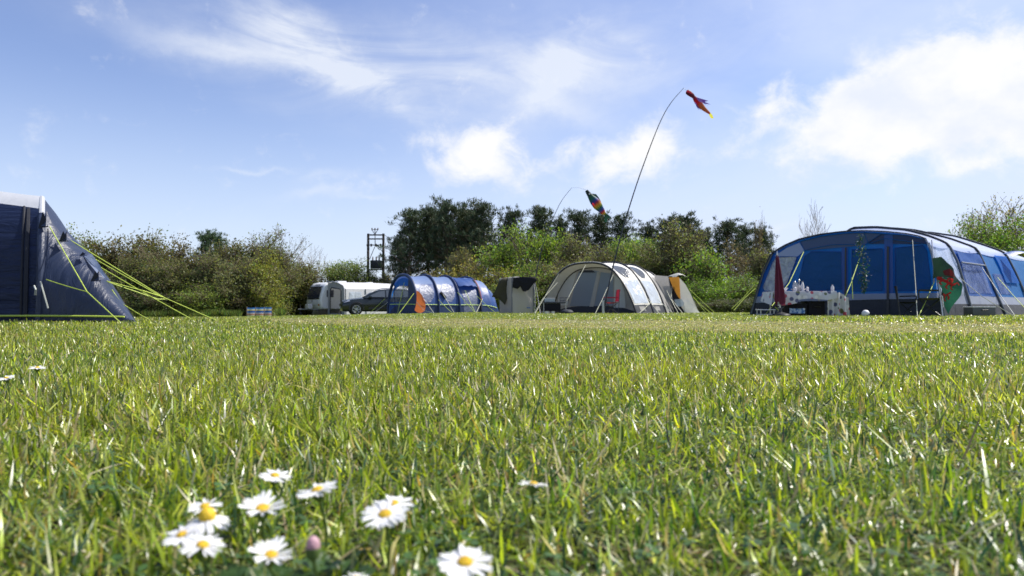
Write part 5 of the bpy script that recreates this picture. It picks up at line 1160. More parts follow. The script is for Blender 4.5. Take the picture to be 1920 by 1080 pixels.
# ------------------------------------------------------------------ windsocks and their poles
def flypole(name, base, pts, r0, r1, lab):
    P = [base]+pts; P = smoothline([Vector(p) for p in P], 3); t = thing(name, base, lab, 'pole', 'flexible windsock poles')
    m = MB(); m.tube(P, r0, 8, r1); m.build('shaft', M['blackpole'], t); m = MB(); m.tube([base-Vector((0, 0, .2)), base+Vector((0, 0, .5))], r0*1.5, 8); m.build('ground_spike', M['silver'], t); return P[-1]
b1 = gp(1131, 25.4); tip1 = flypole('windsock_pole', b1, [pt(x, y, Y) for x, y, Y in ((1140, 540, 25.4), (1162, 448, 25.3), (1190, 355, 25.2), (1217, 280, 25.1), (1240, 222, 25), (1259, 190, 25), (1282, 165, 25))], .032, .007, 'tall black bent pole flying the red dragon-shaped windsock')
b2 = gp(998, 34); tip2 = flypole('windsock_pole', b2, [pt(x, y, Y) for x, y, Y in ((1003, 520, 34), (1015, 470, 34), (1028, 430, 34), (1040, 402, 34), (1053, 375, 34), (1072, 352, 34))], .030, .007, 'thin distant bent pole flying the rainbow fish windsock')
def sock(name, lab, P, radii, cols, n=14):
    """tube of cloth through P with per-ring colours"""
    P = [Vector(p) for p in P]; vs = []; vc = []; prev = None
    t = thing(name, P[0], lab, 'windsock', 'windsocks')
    for i, p_ in enumerate(P):
        d = (P[min(i+1, len(P)-1)]-P[max(i-1, 0)]).normalized(); a = d.cross(Vector((0, 1, 0))).normalized(); b = d.cross(a)
        for k in range(n):
            th = 2*PI*k/n; rr = radii[i]*(1+.10*mnoise.noise(Vector((i, k, 1)))); vs.append(p_+a*math.cos(th)*rr+b*math.sin(th)*rr*.75); vc.append(cols[i] if not callable(cols[i]) else cols[i](th))
    V = np.array([tuple(v-P[0]) for v in vs]); Q = np.array([(i*n+k, i*n+(k+1) % n, (i+1)*n+(k+1) % n, (i+1)*n+k) for i in range(len(P)-1) for k in range(n)])
    me = npmesh('body', V, Q, None, np.array(vc)); me.polygons.foreach_set('use_smooth', [True]*len(me.polygons)); link('body', me, M['sock'], t); return t
M['sock'] = attrmat('windsock_nylon', .5, .4); M['purple'] = cloth('purple_nylon', (.12, .05, .32), .5, .4, (.2, .1, .5), 4); M['yellow'] = cloth('yellow_nylon', (.75, .68, .05), .5, .45, (.85, .8, .1), 4); M['green_nylon'] = cloth('green_nylon', (.012, .05, .035), .6, .3, (.02, .1, .05), 4); M['rednylon'] = cloth('red_nylon', (.45, .015, .03), .5, .3, (.6, .02, .04), 5)
Y1 = 25.0; RD, DR, ORG = (.50, .015, .04), (.13, .015, .05), (.42, .17, .06)
path = [(1288, 171.5), (1292, 174.5), (1298, 179), (1301, 182), (1305, 187), (1309, 192), (1314, 198), (1320, 204), (1326, 209), (1331, 213)]
rad = [.085, .10, .085, .065, .105, .12, .11, .08, .06, .035]
mixcol = lambda a, b: (lambda th: a if math.sin(th) > .1 else b)
ds = sock('windsock', 'red dragon-shaped windsock with purple wings and yellow tail tip', [pt(x, y, Y1+.02*i) for i, (x, y) in enumerate(path)], rad, [DR, DR, mixcol(DR, RD), DR, RD, RD, mixcol(ORG, RD), mixcol(ORG, RD), mixcol(ORG, RD), RD])
def blade(nm, mt, pts, par, Y, w_=None, bow=.05):
    P = [pt(x, y, Y+dy) for x, y, dy in pts]; m = MB(); m.ngon(P); o = m.build(nm, M[mt], par, True, True); return o
blade('wing', 'purple', [(1305, 182, 0), (1313, 184.5, .05), (1328, 189, .2), (1321, 191, .15), (1333, 196, .3), (1322, 194.5, .2), (1329, 199, .3), (1318, 193, .1), (1310, 190, 0)], ds, Y1-.05)
blade('wing', 'purple', [(1302, 190, 0), (1306, 195, .05), (1309, 200, .1), (1315, 207, .15), (1309, 202.5, .1), (1311, 207, .2), (1306, 200, .1)], ds, Y1-.08)
blade('tail', 'yellow', [(1328.5, 212, 0), (1332, 211.5, 0), (1336, 216, .05), (1338, 222, .1), (1333, 222, .1), (1330, 217, .05)], ds, Y1+.15)
blade('crest', 'rednylon', [(1286, 172, 0), (1289, 168.5, 0), (1294, 171, 0), (1299, 177, 0), (1292, 174, 0)], ds, Y1-.1)
rope([tip1, pt(1286, 168, Y1), pt(1287, 171, Y1)], M['blackpole'], ds, .004, 'bridle')
Y2 = 33.0; fc = [(.008, .02, .02), (.012, .03, .03), (.015, .05, .06), (.01, .09, .05), (.01, .10, .12), (.02, .04, .28), (.25, .02, .05), (.55, .20, .03), (.35, .30, .03), (.02, .12, .05), (.02, .06, .25), (.04, .03, .22), (.40, .03, .04), (.50, .28, .04), (.06, .16, .04), (.008, .02, .02)]
fp = [(1099.5, 357), (1102, 361), (1105, 365), (1108, 369.5), (1111, 373), (1114, 377), (1117, 380), (1119, 383), (1121, 386), (1123.5, 389), (1126, 392), (1128, 394.5), (1130, 397), (1132, 399.5), (1134.5, 402), (1136.5, 405)]
fr_ = [.075, .10, .12, .15, .19, .22, .235, .235, .225, .20, .17, .15, .13, .10, .075, .05]
fs = sock('windsock', 'rainbow striped fish windsock with dark head and black forked tail', [pt(x, y, Y2+.02*i) for i, (x, y) in enumerate(fp)], fr_, fc, 16)
blade('tail_fin', 'green_nylon', [(1133, 403, 0), (1137, 399.5, 0), (1141, 403, .05), (1146, 408, .1), (1145, 411, .1), (1139.5, 408, .05), (1138, 416, .1), (1134, 417, .1)], fs, Y2+.3)
blade('dorsal_fin', 'green_nylon', [(1110, 363, 0), (1118, 364, .05), (1123, 371, .05), (1127, 378, 0), (1120, 376, 0), (1113, 369, 0)], fs, Y2+.1)
blade('pectoral_fin', 'rednylon', [(1110, 380, 0), (1114, 382, 0), (1114.5, 387, .05), (1111, 384, .05)], fs, Y2-.25)
b = MB(); b.lathe([(.001, .02), (.03, .015), (.035, 0)], pt(1105.5, 363.5, Y2-.11), Vector((0, -1, 0)), 10); b.build('eye', M['awnlight'], fs)
rope([tip2, pt(1085, 352, 33.6), pt(1099, 356, Y2)], M['blackpole'], fs, .004, 'bridle')
# ------------------------------------------------------------------ utility tent with clothes
M['olive'] = cloth('olive_coat_cloth', (.050, .046, .026), .8, .05, None, 4, .5); M['blackcloth'] = cloth('black_towel', (.006, .006, .010), .9, 0, None, 6, .6); M['beige'] = cloth('beige_utility_cloth', (.50, .47, .43), .8, .2, (.25, .23, .2), 2, .3, .2, .1)
def utility():
    t = thing('utility_tent', gp(968, 29), 'boxy beige and grey utility tent draped with drying clothes', 'tent'); Y = 28.6
    A, B_, C_ = gp(937, 29.6), gp(960, 28.6), gp(1000, 28.9); D = gp(978, 30.2); hz = 1.50
    def wl(nm, a, b, mt, h0=0, h1=hz, o=0.0):
        m = MB(); rows = []
        for i in range(9):
            for j in range(9): f = i/8; q = a.lerp(b, f); n_ = (b-a).cross(Vector((0, 0, 1))).normalized(); z = h0+(h1-h0)*j/8; rows.append(Vector((q.x, q.y, q.z+z))+n_*(o+.04*mnoise.noise(Vector((f*3, z*2, a.x)))+.05*math.sin(f*PI)*math.sin(j/8*PI)))
        m.add(rows, [(i*9+j, i*9+j+1, i*9+j+10, i*9+j+9) for i in range(8) for j in range(8)]); return m.build(nm, M[mt], t)
    wl('side_wall', A, B_, 'greycloth'); wl('front_wall', B_, C_, 'beige'); wl('side_wall', C_, D, 'greycloth'); wl('back_wall', D, A, 'greycloth')
    m = MB(); u = Vector((0, 0, hz)); c = (A+C_)/2+Vector((0, 0, hz+.07)); m.add([A+u, B_+u, C_+u, D+u, c], [(0, 1, 4), (1, 2, 4), (2, 3, 4), (3, 0, 4)]); m.build('roof_panel', M['greycloth'], t)
    for q in (A, B_, C_): m = MB(); m.tube([q, q+u], .022, 6); m.build('frame_pole', M['greypole'], t)
    m = MB(); m.tube([B_+u, C_+u], .022, 6); m.build('frame_pole', M['greypole'], t)
    b = MB(); b.box(pt(991, 577, 28.7), (.16, .02, .05)); b.build('label_patch', M['royalroof'], t)
    for a in (((1001, 521, 28.8), (1007, 550, 28.6), (1013, 588, 28)), ((1000, 520, 28.8), (1003, 548, 28.4), (1003, 575, 28))): P = [pt(*q) for q in a]; P[-1].z = 0; rope(P, M['greypole'], t, .016, 'guy_rope')
    # coat draped over the corner
    def drape(pxs, Y, nm, lab, cat, mt, thick=.06, group=None):
        P0 = pt(pxs[0][0], pxs[0][1], Y); t2 = thing(nm, P0, lab, cat, group); n_ = Vector((0, -1, 0)); o = wpoly('cloth', pxs, Vector((0, Y, 0)), n_, 0, M[mt], t2, 0, .07)
        md = o.modifiers.new('thickness', 'SOLIDIFY'); md.thickness = thick; return t2
    drape([(943, 522), (960, 521), (958, 545), (952, 558), (947, 572), (935, 560), (922, 556), (929, 543), (936, 528)], 29.0, 'coat', 'olive-brown coat hanging on the side of the utility tent', 'coat', 'olive')
    tw = drape([(962, 521), (975, 519), (1004, 519.5), (1006, 526), (1003, 530), (998, 535), (990, 536), (986, 547), (984, 537), (980, 546), (976, 537), (970, 542), (961, 539)], 28.35, 'towel', 'black fringed cloth hung over the top of the utility tent', 'towel', 'blackcloth')
utility()
# ------------------------------------------------------------------ cooking stand, chairs
M['mesh'] = clearfilm('black_mesh', (.5, .5, .5), .8, .7, 40, .2, (.012, .012, .015)); M['redweb'] = cloth('red_chair_cloth', (.42, .02, .05), .7, .15, (.5, .03, .05), 6, .3)
def kitchen():
    Y = 26.4; c = gp(1042, Y); t = thing('camping_kitchen', c, 'black camping kitchen stand with raised windshield beside the cream tent front', 'camping kitchen')
    q = lambda x, y, dy=0: pt(x, y, Y+dy)
    b = MB(); b.box((q(1039, 562).x, Y+.2, .42), (.92, .42, .05), None, .01); b.build('worktop', M['blackpole'], t)
    b = MB(); b.box((q(1034, 562).x, Y+.2, .24), (.72, .36, .30), None, .03); b.build('cupboard', M['blackcloth'], t)
    for x in (1019.5, 1061):
        for dy in (0, .4): b = MB(); P = q(x, 562, dy); b.tube([(P.x, P.y, 0), (P.x, P.y, .44)], .014, 6); b.build('leg', M['silver'], t)
    b = MB(); P, R_ = q(1050, 562, .1), q(1066, 562, .1)
    for (a, c_) in (((P.x, P.y, .44), (P.x, P.y, .62)), ((R_.x, R_.y, .40), (R_.x, R_.y, .62)), ((P.x, P.y, .62), (R_.x, R_.y, .62)), ((P.x, P.y, .5), (R_.x, R_.y, .5))): b.tube([a, c_], .010, 5)
    for i in range(9): x = P.x+(R_.x-P.x)*i/8; b.tube([(x, P.y, .45), (x, P.y, .62)], .004, 4)
    b.build('windshield', M['blackpole'], t)
    for i, (x, w_, h, nm, mt, lab) in enumerate(((1031, .40, .13, 'storage_box', 'pvcbox', 'pale lidded box on top of the black camping kitchen'),)):
        t2 = thing(nm, (q(x, 560).x, Y+.2, .447), lab, 'box'); b = MB(); b.box((q(x, 560).x, Y+.2, .447+h/2), (w_, .28, h), None, .02); b.build('tub', M['pvcbox'], t2); b = MB(); b.box((q(x, 560).x, Y+.2, .447+h+.012), (w_+.02, .30, .022), None, .008); b.build('lid', M['awnlight'], t2)
    for i, (x, r, lab) in enumerate(((1026, .085, 'silver pan on the ground below the camping kitchen, nearest its end'), (1037, .07, 'small pot on the ground under the middle of the camping kitchen'))):
        P = gp(x, Y-.15); t2 = thing('cooking_pot', P, lab, 'pot', 'pots under the camping kitchen'); b = MB(); b.lathe([(.001, 0), (r, 0), (r, .09), (r*1.06, .095), (r*.9, .09), (r*.9, .01)], P, n=16); b.build('pan', M['silver'], t2); b = MB(); b.tube([P+Vector((r, 0, .08)), P+Vector((r+.12, 0, .09))], .008, 5); b.build('handle', M['blackpole'], t2)
    P = gp(1063, Y-.2); t2 = thing('gas_bottle_bag', P, 'crumpled dark bag lying at the end of the camping kitchen', 'bag'); b = MB(); rows = []
    for i in range(7):
        for k in range(12): a = 2*PI*k/12; r = [.02, .17, .21, .19, .14, .06, .01][i]; rows.append(P+Vector((math.cos(a)*r*1.2, math.sin(a)*r, [0, .0, .05, .10, .14, .16, .165][i]+.02*mnoise.noise(Vector((i, k, 2))))))
    b.add(rows, [(i*12+k, i*12+(k+1) % 12, (i+1)*12+(k+1) % 12, (i+1)*12+k) for i in range(6) for k in range(12)]); b.build('fabric', M['skirt'], t2)
M['pvcbox'] = solid('frosted_plastic', (.30, .34, .38), .4, 0, .1, 4, .05)
kitchen()
def folding_chair(c, ang, mt, lab, group=None, cat='folding chair', frame='blackpole', sc=1.0):
    fx = Vector((math.cos(ang), math.sin(ang), 0)); fy = Vector((-math.sin(ang), math.cos(ang), 0)); L_ = oriented(c, fx*sc, fy*sc); t = thing('folding_chair', c, lab, cat, group); L = lambda x, y, z: L_(x, y, z*sc)
    w_, d = .27, .22
    def tb(nm, a, b_, r=.011, m_=frame): m = MB(); m.tube([L(*a), L(*b_)], r, 6); return m.build(nm, M[m_], t)
    for s in (-1, 1):
        tb('leg', (s*w_, -d, 0), (-s*w_*.95, d, .42)); tb('leg', (s*w_, d, 0), (-s*w_*.95, -d, .42)); tb('arm_post', (s*w_, -d, .40), (s*w_, -d, .62)); tb('back_post', (s*w_, d, 0.0), (s*w_, d+.07, .92))
        m = MB(); m.add([L(s*w_-.03, -d, .63), L(s*w_+.03, -d, .63), L(s*w_+.03, d, .62), L(s*w_-.03, d, .62), L(s*w_-.03, -d, .60), L(s*w_+.03, -d, .60), L(s*w_+.03, d, .59), L(s*w_-.03, d, .59)], [(0, 1, 2, 3), (4, 7, 6, 5), (0, 4, 5, 1), (1, 5, 6, 2), (2, 6, 7, 3), (3, 7, 4, 0)]); m.build('armrest', M[mt], t)
    rows = []
    for i in range(7):
        for j in range(5): x = -w_+2*w_*i/6; y = -d+2*d*j/4; rows.append(L(x, y, .43-.05*math.sin(PI*i/6)*math.sin(PI*(j+.5)/5)))
    m = MB(); m.add(rows, [(i*5+j, i*5+j+1, i*5+j+6, i*5+j+5) for i in range(6) for j in range(4)]); m.build('seat', M[mt], t)
    rows = [L(-w_+2*w_*i/6, d+.02+.07*(j/4)+.05*math.sin(PI*i/6), .46+.46*j/4) for i in range(7) for j in range(5)]
    m = MB(); m.add(rows, [(i*5+j, i*5+j+1, i*5+j+6, i*5+j+5) for i in range(6) for j in range(4)]); m.build('backrest', M[mt], t); return t
folding_chair(gp(1145, 26.0), math.radians(-84), 'redweb', 'red folding camp chair beside the cream tent and tall black pole', 'folding camp chairs')
folding_chair(gp(1702, 16.2), math.radians(60), 'blackcloth', 'dark folding chair facing the blue tent door', 'folding camp chairs', sc=.78)
folding_chair(gp(1743, 16.1), math.radians(-120), 'olive', 'olive folding chair beside the flag', 'folding camp chairs', sc=1.0)
# ------------------------------------------------------------------ table with flowered cloth and things on it
def flowered():
    m, nt = newmat('flowered_oilcloth'); v = coords(nt, (1, 1, 1)); vo = nd(nt, 'ShaderNodeTexVoronoi'); vo.inputs['Scale'].default_value = 8; nt.links.new(v, vo.inputs['Vector'])
    r = nd(nt, 'ShaderNodeMapRange'); r.inputs[1].default_value = .36; r.inputs[2].default_value = .42; nt.links.new(vo.outputs['Distance'], r.inputs[0])
    s = nd(nt, 'ShaderNodeSeparateColor'); nt.links.new(vo.outputs['Color'], s.inputs[0]); cr = nd(nt, 'ShaderNodeValToRGB'); cr.color_ramp.interpolation = 'CONSTANT'
    e = cr.color_ramp.elements; e[0].color = (.32, .03, .05, 1); e[1].position = .35; e[1].color = (.05, .06, .14, 1); x = e.new(.6); x.color = (.10, .12, .05, 1); x = e.new(.75); x.color = (.6, .59, .6, 1)
    nt.links.new(s.outputs[0], cr.inputs[0]); c = mixc(nt, r.outputs[0], cr.outputs[0], (.46, .46, .48)); p = nd(nt, 'ShaderNodeBsdfPrincipled'); nt.links.new(c, p.inputs[0]); p.inputs['Roughness'].default_value = .4
    o = nd(nt, 'ShaderNodeOutputMaterial'); nt.links.new(p.outputs[0], o.inputs[0]); return m
M['flowered'] = flowered()
def table():
    Y = 15.9; x0, x1 = pt(1452, 548, Y).x, pt(1562, 548, Y).x; zt = pt(1500, 546.5, Y).z; cx = (x0+x1)/2; y0, y1 = Y-.05, Y+.60
    t = thing('folding_table', (cx, Y+.3, 0), 'folding table under the flowered cloth in front of the blue tent', 'table')
    b = MB(); b.box((cx, (y0+y1)/2, zt-.02), (x1-x0-.04, y1-y0-.06, .035), None, .01); b.build('tabletop', M['gelcoat'], t)
    for x in (x0+.1, x1-.1):
        for y in (y0+.08, y1-.08): b = MB(); b.tube([(x, y, 0), (x, y, zt-.03)], .014, 6); b.build('leg', M['silver'], t)
    c = thing('tablecloth', (cx, Y+.3, zt), 'white oilcloth with red and dark flowers over the table', 'tablecloth'); rows = []; nx, ny = 30, 12
    for i in range(nx+1):
        f = i/nx; x = x0-.05+(x1-x0+.1)*f
        drop = .25-.10*f+.03*math.sin(f*9)+(.06 if .1 < f < .4 else 0)
        prof = [(y0-.05-.02*math.sin(f*25), zt-drop), (y0-.045-.012*math.sin(f*25), zt-drop*.6), (y0-.04, zt-.05), (y0-.02, zt+.004), (y0+.05, zt+.007), ((y0+y1)/2, zt+.007), (y1-.05, zt+.007), (y1+.02, zt+.004), (y1+.04, zt-.15)]
        rows += [Vector((x, a, z)) for a, z in prof]
    K = 9; m = MB(); m.add(rows, [(i*K+j, i*K+j+1, (i+1)*K+j+1, (i+1)*K+j) for i in range(nx) for j in range(K-1)]); 
    m.add([Vector((x0-.055, y0-.03, zt+.003)), Vector((x0-.055, y1, zt+.003)), Vector((x0-.10, y1+.02, zt-.22)), Vector((x0-.11, y0-.05, zt-.32))], [(0, 1, 2, 3)]); m.build('cloth', M['flowered'], c)
    # long hanging end piece at the right
    c2 = thing('tablecloth', (pt(1572, 545, Y).x, Y, 0), 'flowered cloth hanging to the ground in folds right of the table', 'cloth'); rows = []; a0, a1 = pt(1552, 550, Y).x, pt(1591, 550, Y).x
    for i in range(25):
        f = i/24
        for j in range(9): h = j/8; rows.append(Vector((a0+(a1-a0)*f+.05*(f-.5)*(1-h), Y-.02+.05*math.sin(f*22)*(1-h*.6)+.02, .02+(zt-.10-.06*math.sin(f*7+1))*h)))
    m = MB(); m.add(rows, [(i*9+j, i*9+j+1, i*9+j+10, i*9+j+9) for i in range(24) for j in range(8)]); m.build('cloth', M['flowered'], c2)
    # white and clear kitchen things on the table
    zt += .011
    IT = [('bowl', 1468, .16, .10, 'low white bowl at the end of the table by the parasol'), ('jug', 1495, .05, .21, 'tall clear jug in the cluster on the table'), ('bottle', 1503, .035, .24, 'slim white bottle tallest in the cluster on the table'), ('dish_rack', 1500, .17, .13, 'rounded white drainer full of crockery on the table'), ('bottle', 1512, .03, .12, 'short white bottle just right of the drainer'), ('bottle', 1559, .035, .16, 'white bottle near the hanging cloth end of the table'), ('bottle', 1489, .035, .12, 'stubby pale bottle at the drainer edge nearest the bowl')]
    for nm, px, r, h, lab in IT:
        P = Vector((pt(px, 540, Y+.2).x, Y+.2+(.12 if nm == 'jug' else -.05 if nm == 'bottle' else .1), zt)); t2 = thing(nm, P, lab, nm.replace('_', ' '), None)
        b = MB()
        if nm == 'bottle': b.lathe([(.001, 0), (r, 0), (r, h*.62), (r*.4, h*.8), (r*.4, h*.9)], P, n=12); b.build('body', M['awnlight'], t2); b = MB(); b.lathe([(r*.45, h*.9), (r*.45, h), (.001, h)], P, n=10); b.build('cap', M['greypanel'], t2)
        elif nm == 'jug': b.lathe([(.001, 0), (r, 0), (r*1.1, h*.5), (r*.9, h*.9), (r*1.05, h), (r*.95, h), (r*.8, h*.9), (r, h*.5), (r*.9, .01)], P, n=14); b.build('body', M['pvcbox'], t2); b = MB(); b.tube([P+Vector((r, 0, h*.85)), P+Vector((r*1.9, 0, h*.7)), P+Vector((r*1.8, 0, h*.35)), P+Vector((r, 0, h*.25))], .008, 6); b.build('handle', M['pvcbox'], t2)
        else:
            b.lathe([(.001, 0), (r*.6, 0), (r, h*.8 if nm == 'bowl' else h*.45), (r*.96, h*.8 if nm == 'bowl' else h*.45), (r*.55, .012)], P, n=18); b.build('body', M['awnlight'], t2)
            if nm == 'dish_rack':
                for k in range(5): b = MB(); q = P+Vector((-.09+.045*k, 0, .075)); b.lathe([(.001, -.006), (.075, -.004), (.078, .004), (.001, .003)], q, Vector((.94, 0, .33)), 16); b.build('plate', M['awnlight'], t2)
                for k, (dx, h_) in enumerate(((-.05, .22), (.03, .26), (.09, .2))): b = MB(); b.tube([P+Vector((dx, .03, .05)), P+Vector((dx*1.3, .03, h_))], .007, 5); b.lathe([(.001, -.03), (.02, -.02), (.022, .01), (.001, .03)], P+Vector((dx*1.3, .03, h_)), n=8); b.build('utensil', M['silver'], t2)
    # under the table
    def crate(nm, px0, px1, z0, z1, Yc, dp, mt, lid, lab, cat, lidm=None):
        xa, xb = pt(px0, 580, Yc).x, pt(px1, 580, Yc).x; P = Vector(((xa+xb)/2, Yc+dp/2, z0)); t2 = thing(nm, P, lab, cat); h = z1-z0
        b = MB(); b.box(P+Vector((0, 0, h*.45)), (xb-xa, dp, h*.9), None, .02); b.build('body', M[mt], t2); b = MB(); b.box(P+Vector((0, 0, h*.94)), (xb-xa+.02, dp+.02, h*.12), None, .01); b.build('lid', M[lidm or mt], t2)
        b = MB(); b.tube([P+Vector((-.08, -dp/2-.01, h*.6)), P+Vector((-.07, -dp/2-.04, h*.64)), P+Vector((.07, -dp/2-.04, h*.64)), P+Vector((.08, -dp/2-.01, h*.6))], .008, 5); b.build('handle', M['blackpole'], t2); return t2
    crate('storage_crate', 1516, 1547, 0, .36, 16.0, .40, 'blackcloth', 1, 'black crate under the flowered table', 'crate')
    cb = crate('cool_box', 1478, 1514, 0, .30, 15.95, .38, 'blackcloth', 1, 'black cool box under the table with a blue and white picture label', 'cool box')
    b = MB(); P = pt(1496, 582, 15.90); b.box((P.x, 15.935, .13), (.36, .008, .12)); b.build('picture_label', M['labelpic'], cb)
    cw = gp(1438, 15.6); t3 = thing('low_table', cw, 'low white-topped table beside the tent corner', 'table'); b = MB(); b.box(cw+Vector((0, .1, .155)), (.36, .3, .02), None, .006); b.build('tabletop', M['awnlight'], t3)
    for sx in (-.15, .15):
        for sy in (-.02, .22): b = MB(); b.tube([cw+Vector((sx, sy, 0)), cw+Vector((sx, sy, .15))], .010, 6); b.build('leg', M['silver'], t3)
    b = MB(); b.box(cw+Vector((0, .1, .05)), (.34, .27, .012)); b.build('shelf', M['awnlight'], t3)
    st = gp(1461, 15.7); t4 = thing('camp_stool', st, 'small dark camp stool between the low white table and cool box', 'stool'); b = MB(); b.box(st+Vector((0, .1, .23)), (.26, .24, .025), None, .01); b.build('seat', M['blackcloth'], t4)
    for s in (-1, 1):
        for y in (0, .2): b = MB(); b.tube([st+Vector((s*.13, y, 0)), st+Vector((-s*.11, y, .23))], .010, 6); b.build('leg', M['lime' if (s > 0 and y == 0) else 'greypole'], t4)
    crate('storage_box', 1824, 1867, 0, .235, 16.4, .35, 'greybox', 1, 'grey plastic box with pale lid outside the tent side', 'box', 'awnlight')
    # football
    P = gp(1622.5, 15.7)+Vector((0, 0, .065)); t5 = thing('football', P, 'small white ball with dark patches on the grass by the tent door', 'ball')
    m = MB(); rows = []
    bm = bmesh.new(); bmesh.ops.create_icosphere(bm, subdivisions=3, radius=.085); m.add([P+v.co for v in bm.verts], [[v.index for v in f.verts] for f in bm.faces]); bm.free(); m.build('skin', M['football'], t5)
m_, nt_ = newmat('football_skin'); v_ = coords(nt_); vo_ = nd(nt_, 'ShaderNodeTexVoronoi'); vo_.inputs['Scale'].default_value = 14; nt_.links.new(v_, vo_.inputs['Vector']); sx_ = nd(nt_, 'ShaderNodeSeparateColor'); nt_.links.new(vo_.outputs['Color'], sx_.inputs[0])
gt_ = mathn(nt_, 'GREATER_THAN', sx_.outputs[0], .75); pp_ = nd(nt_, 'ShaderNodeBsdfPrincipled'); nt_.links.new(mixc(nt_, gt_, (.62, .62, .64), (.05, .07, .12)), pp_.inputs[0]); oo_ = nd(nt_, 'ShaderNodeOutputMaterial'); nt_.links.new(pp_.outputs[0], oo_.inputs[0]); M['football'] = m_
m_, nt_ = newmat('picture_label'); v_ = coords(nt_, (1, 1, 1)); n_ = noise_tex(nt_, 14, 3, .6, v_); cr_ = nd(nt_, 'ShaderNodeValToRGB'); cr_.color_ramp.interpolation = 'CONSTANT'; e_ = cr_.color_ramp.elements; e_[0].color = (.04, .13, .35, 1); e_[1].position = .48; e_[1].color = (.35, .48, .62, 1); e_ = e_.new(.60); e_.color = (.55, .58, .6, 1)
nt_.links.new(n_, cr_.inputs[0]); pp_ = nd(nt_, 'ShaderNodeBsdfPrincipled'); nt_.links.new(cr_.outputs[0], pp_.inputs[0]); oo_ = nd(nt_, 'ShaderNodeOutputMaterial'); nt_.links.new(pp_.outputs[0], oo_.inputs[0]); M['labelpic'] = m_
M['greybox'] = solid('grey_plastic', (.075, .08, .085), .5, 0, .1, 4, .05)
table()
# ------------------------------------------------------------------ parasol, leaf string, flag
def parasol():
    Y = 15.6; base = gp(1463, Y); t = thing('parasol', base, 'closed plum-red parasol standing at the end of the flowered table', 'parasol'); ptop = pt(1457, 476, Y)
    m = MB(); m.tube([base, ptop], .018, 8); m.build('pole', M['silver'], t); rows = []; n = 18; lv = [(476, .01), (484, .03), (500, .05), (525, .07), (548, .085), (562, .095), (569, .085)]
    for k, (y, r) in enumerate(lv):
        c = pt(1457+(y-476)*.065, y, Y)
        for i in range(n): a = 2*PI*i/n; rr = r*(1+.38*math.sin(a*6+k*.3)); rows.append(c+Vector((math.cos(a)*rr, math.sin(a)*rr, (-.05*math.sin(a*3)) if k == 6 else 0)))
    m = MB(); m.add(rows, [(k*n+i, k*n+(i+1) % n, (k+1)*n+(i+1) % n, (k+1)*n+i) for k in range(len(lv)-1) for i in range(n)]); m.build('canopy', M['parasol'], t)
    m = MB(); m.lathe([(.001, .08), (.015, .04), (.02, 0)], ptop, n=8); m.build('finial', M['silver'], t)
    m = MB(); m.lathe([(.20, 0), (.22, .03), (.2, .06), (.04, .10), (.03, .2)], base, n=18); m.build('base', M['blackpole'], t)
parasol()
def garland():
    Y = 16.6; P = [pt(x, y, Y) for x, y in ((1613, 438), (1612, 460), (1618, 485), (1620, 510), (1621, 530), (1619, 548))]; t = thing('hanging_garland', P[0], 'dangling string of dark and pale leaf shapes under the blue canopy', 'garland')
    m = MB(); m.tube(P, .006, 5); m.build('string', M['blackpole'], t)
    for nm, mt, n in (('dark_leaves', 'green_nylon', 360), ('pale_leaves', 'greypanel', 60)):
        m = MB()
        for _ in range(n):
            f = random.random()*4.999; i = int(f); c = P[i].lerp(P[i+1], f-i); wd_ = .02+.055*math.sin(PI*min(1, (f+.4)/5.4)); c = c+Vector((random.gauss(0, wd_), random.gauss(0, wd_), random.gauss(0, .02)))
            a = Vector((random.gauss(0, 1), random.gauss(0, 1), random.gauss(-.6, .6))).normalized()*.032; b = a.cross(Vector((random.gauss(0, 1), random.gauss(0, 1), random.gauss(0, 1)))).normalized()*.016; m.add([c-a, c+b, c+a, c-b], [(0, 1, 2, 3)])
        m.build(nm, M[mt], t, False)
garland()
M['flaggreen'] = cloth('green_flag_cloth', (.025, .11, .07), .75, .3, (.03, .15, .09), 5, .4, .2, .15); M['flagdark'] = cloth('shaded_flag_cloth', (.028, .055, .045), .75, .15, (.03, .08, .05), 5, .4, .2, .2); M['flagred'] = cloth('red_flag_cloth', (.55, .03, .035), .75, .35, (.7, .05, .05), 5, .3, .2, .15); M['flagshadedred'] = cloth('shaded_red_flag_cloth', (.16, .015, .02), .75, .2, (.2, .02, .02), 5, .3); M['flagwhite'] = cloth('white_flag_cloth', (.55, .57, .6), .75, .35, (.6, .6, .6), 5, .3)
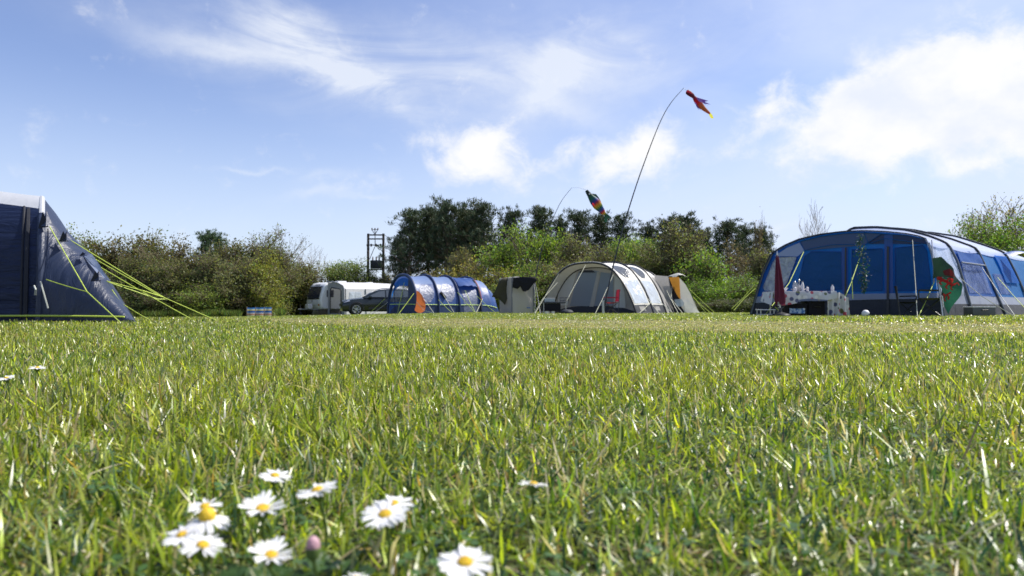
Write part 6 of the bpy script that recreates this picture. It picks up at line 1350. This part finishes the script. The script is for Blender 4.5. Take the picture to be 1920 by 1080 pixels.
def flag():
    Y = 15.4; n = Vector((0, -1, 0)); t = thing('flag', gp(1763, Y), 'green flag with red dragon emblem hanging folded from a leaning pole', 'flag')
    def fold(x, z): return .06*math.sin(x*9+z*4)+.04*math.sin(x*17-z*6)
    def stroke(pl, w0, w1):
        L_, R_ = [], []
        for i, (x, y) in enumerate(pl):
            a, b = pl[max(i-1, 0)], pl[min(i+1, len(pl)-1)]; dx, dy = b[0]-a[0], b[1]-a[1]; l = math.hypot(dx, dy); w_ = (w0+(w1-w0)*i/(len(pl)-1))/2
            L_.append((x-dy/l*w_, y+dx/l*w_)); R_.append((x+dy/l*w_, y-dx/l*w_))
        return L_+R_[::-1]
    def piece(nm, pxs, mt, off, fine=.05):
        polys = pxs if isinstance(pxs[0], list) else [pxs]; bm = bmesh.new(); fs_ = []
        for k, q in enumerate(polys): fs_.append(bm.faces.new([bm.verts.new(hit(x, y, Vector((0, Y-off-k*.0015, 0)), n)) for x, y in q]))
        bmesh.ops.triangulate(bm, faces=fs_)
        for _ in range(4): bmesh.ops.subdivide_edges(bm, edges=[e for e in bm.edges if e.calc_length() > fine*1.5], cuts=1)
        bmesh.ops.triangulate(bm, faces=bm.faces[:]); bm.verts.index_update()
        for v in bm.verts: v.co.y += fold(v.co.x, v.co.z)
        m = MB(); m.add([v.co.copy() for v in bm.verts], [[v.index for v in f.verts] for f in bm.faces]); bm.free(); return m.build(nm, M[mt], t)
    piece('upper_fold', [(1749, 484), (1760, 482), (1770, 487), (1785, 505), (1802, 533), (1780, 522), (1762, 519), (1752, 523)], 'flagdark', 0)  # shade on this fold is painted in as a darker green
    piece('emblem', [(1768, 508), (1776, 504), (1786, 513), (1790, 521), (1780, 519), (1770, 516)], 'flagshadedred', .015)  # same red dragon, darkened in colour for the shaded fold
    piece('lower_fold', [(1761, 519), (1780, 522), (1802, 532), (1796, 555), (1786, 575), (1780, 590), (1776, 572), (1768, 545)], 'flaggreen', .03)
    # rearing red dragon: body, wings, claws, tail as one ragged emblem split over the folds
    piece('emblem', [stroke([(1763, 522), (1769, 525), (1777, 531), (1785, 534), (1790, 533)], 5, 4), stroke([(1761.5, 520), (1768, 521.5)], 4, 5), stroke([(1773, 528), (1776, 522), (1784, 525), (1782, 530)], 3, 4), stroke([(1768, 526), (1765, 530), (1768, 534)], 3, 2),
        stroke([(1776, 532), (1773, 538), (1777, 542)], 3.5, 2), stroke([(1784, 534), (1783, 541), (1787, 544)], 3.5, 2), stroke([(1789, 533), (1794, 530), (1796, 535)], 2.5, 1.5)], 'flagred', .045)
    piece('emblem', [stroke([(1770, 551), (1775, 554), (1781, 551), (1785, 548)], 4, 3), stroke([(1775, 554), (1774, 560), (1778, 565)], 4, 2), stroke([(1780, 553), (1783, 558), (1782, 562)], 3, 2)], 'flagred', .045)
    piece('lining', [(1766, 553), (1770, 556), (1774, 575), (1771, 577)], 'flagwhite', .02)
    m = MB(); m.tube([pt(1747, 450, Y+.5), pt(1750, 486, Y+.25), pt(1759, 520, Y+.1), Vector((gp(1767, Y).x, Y, 0))], .014, 8); m.build('pole', M['silver'], t)
flag()
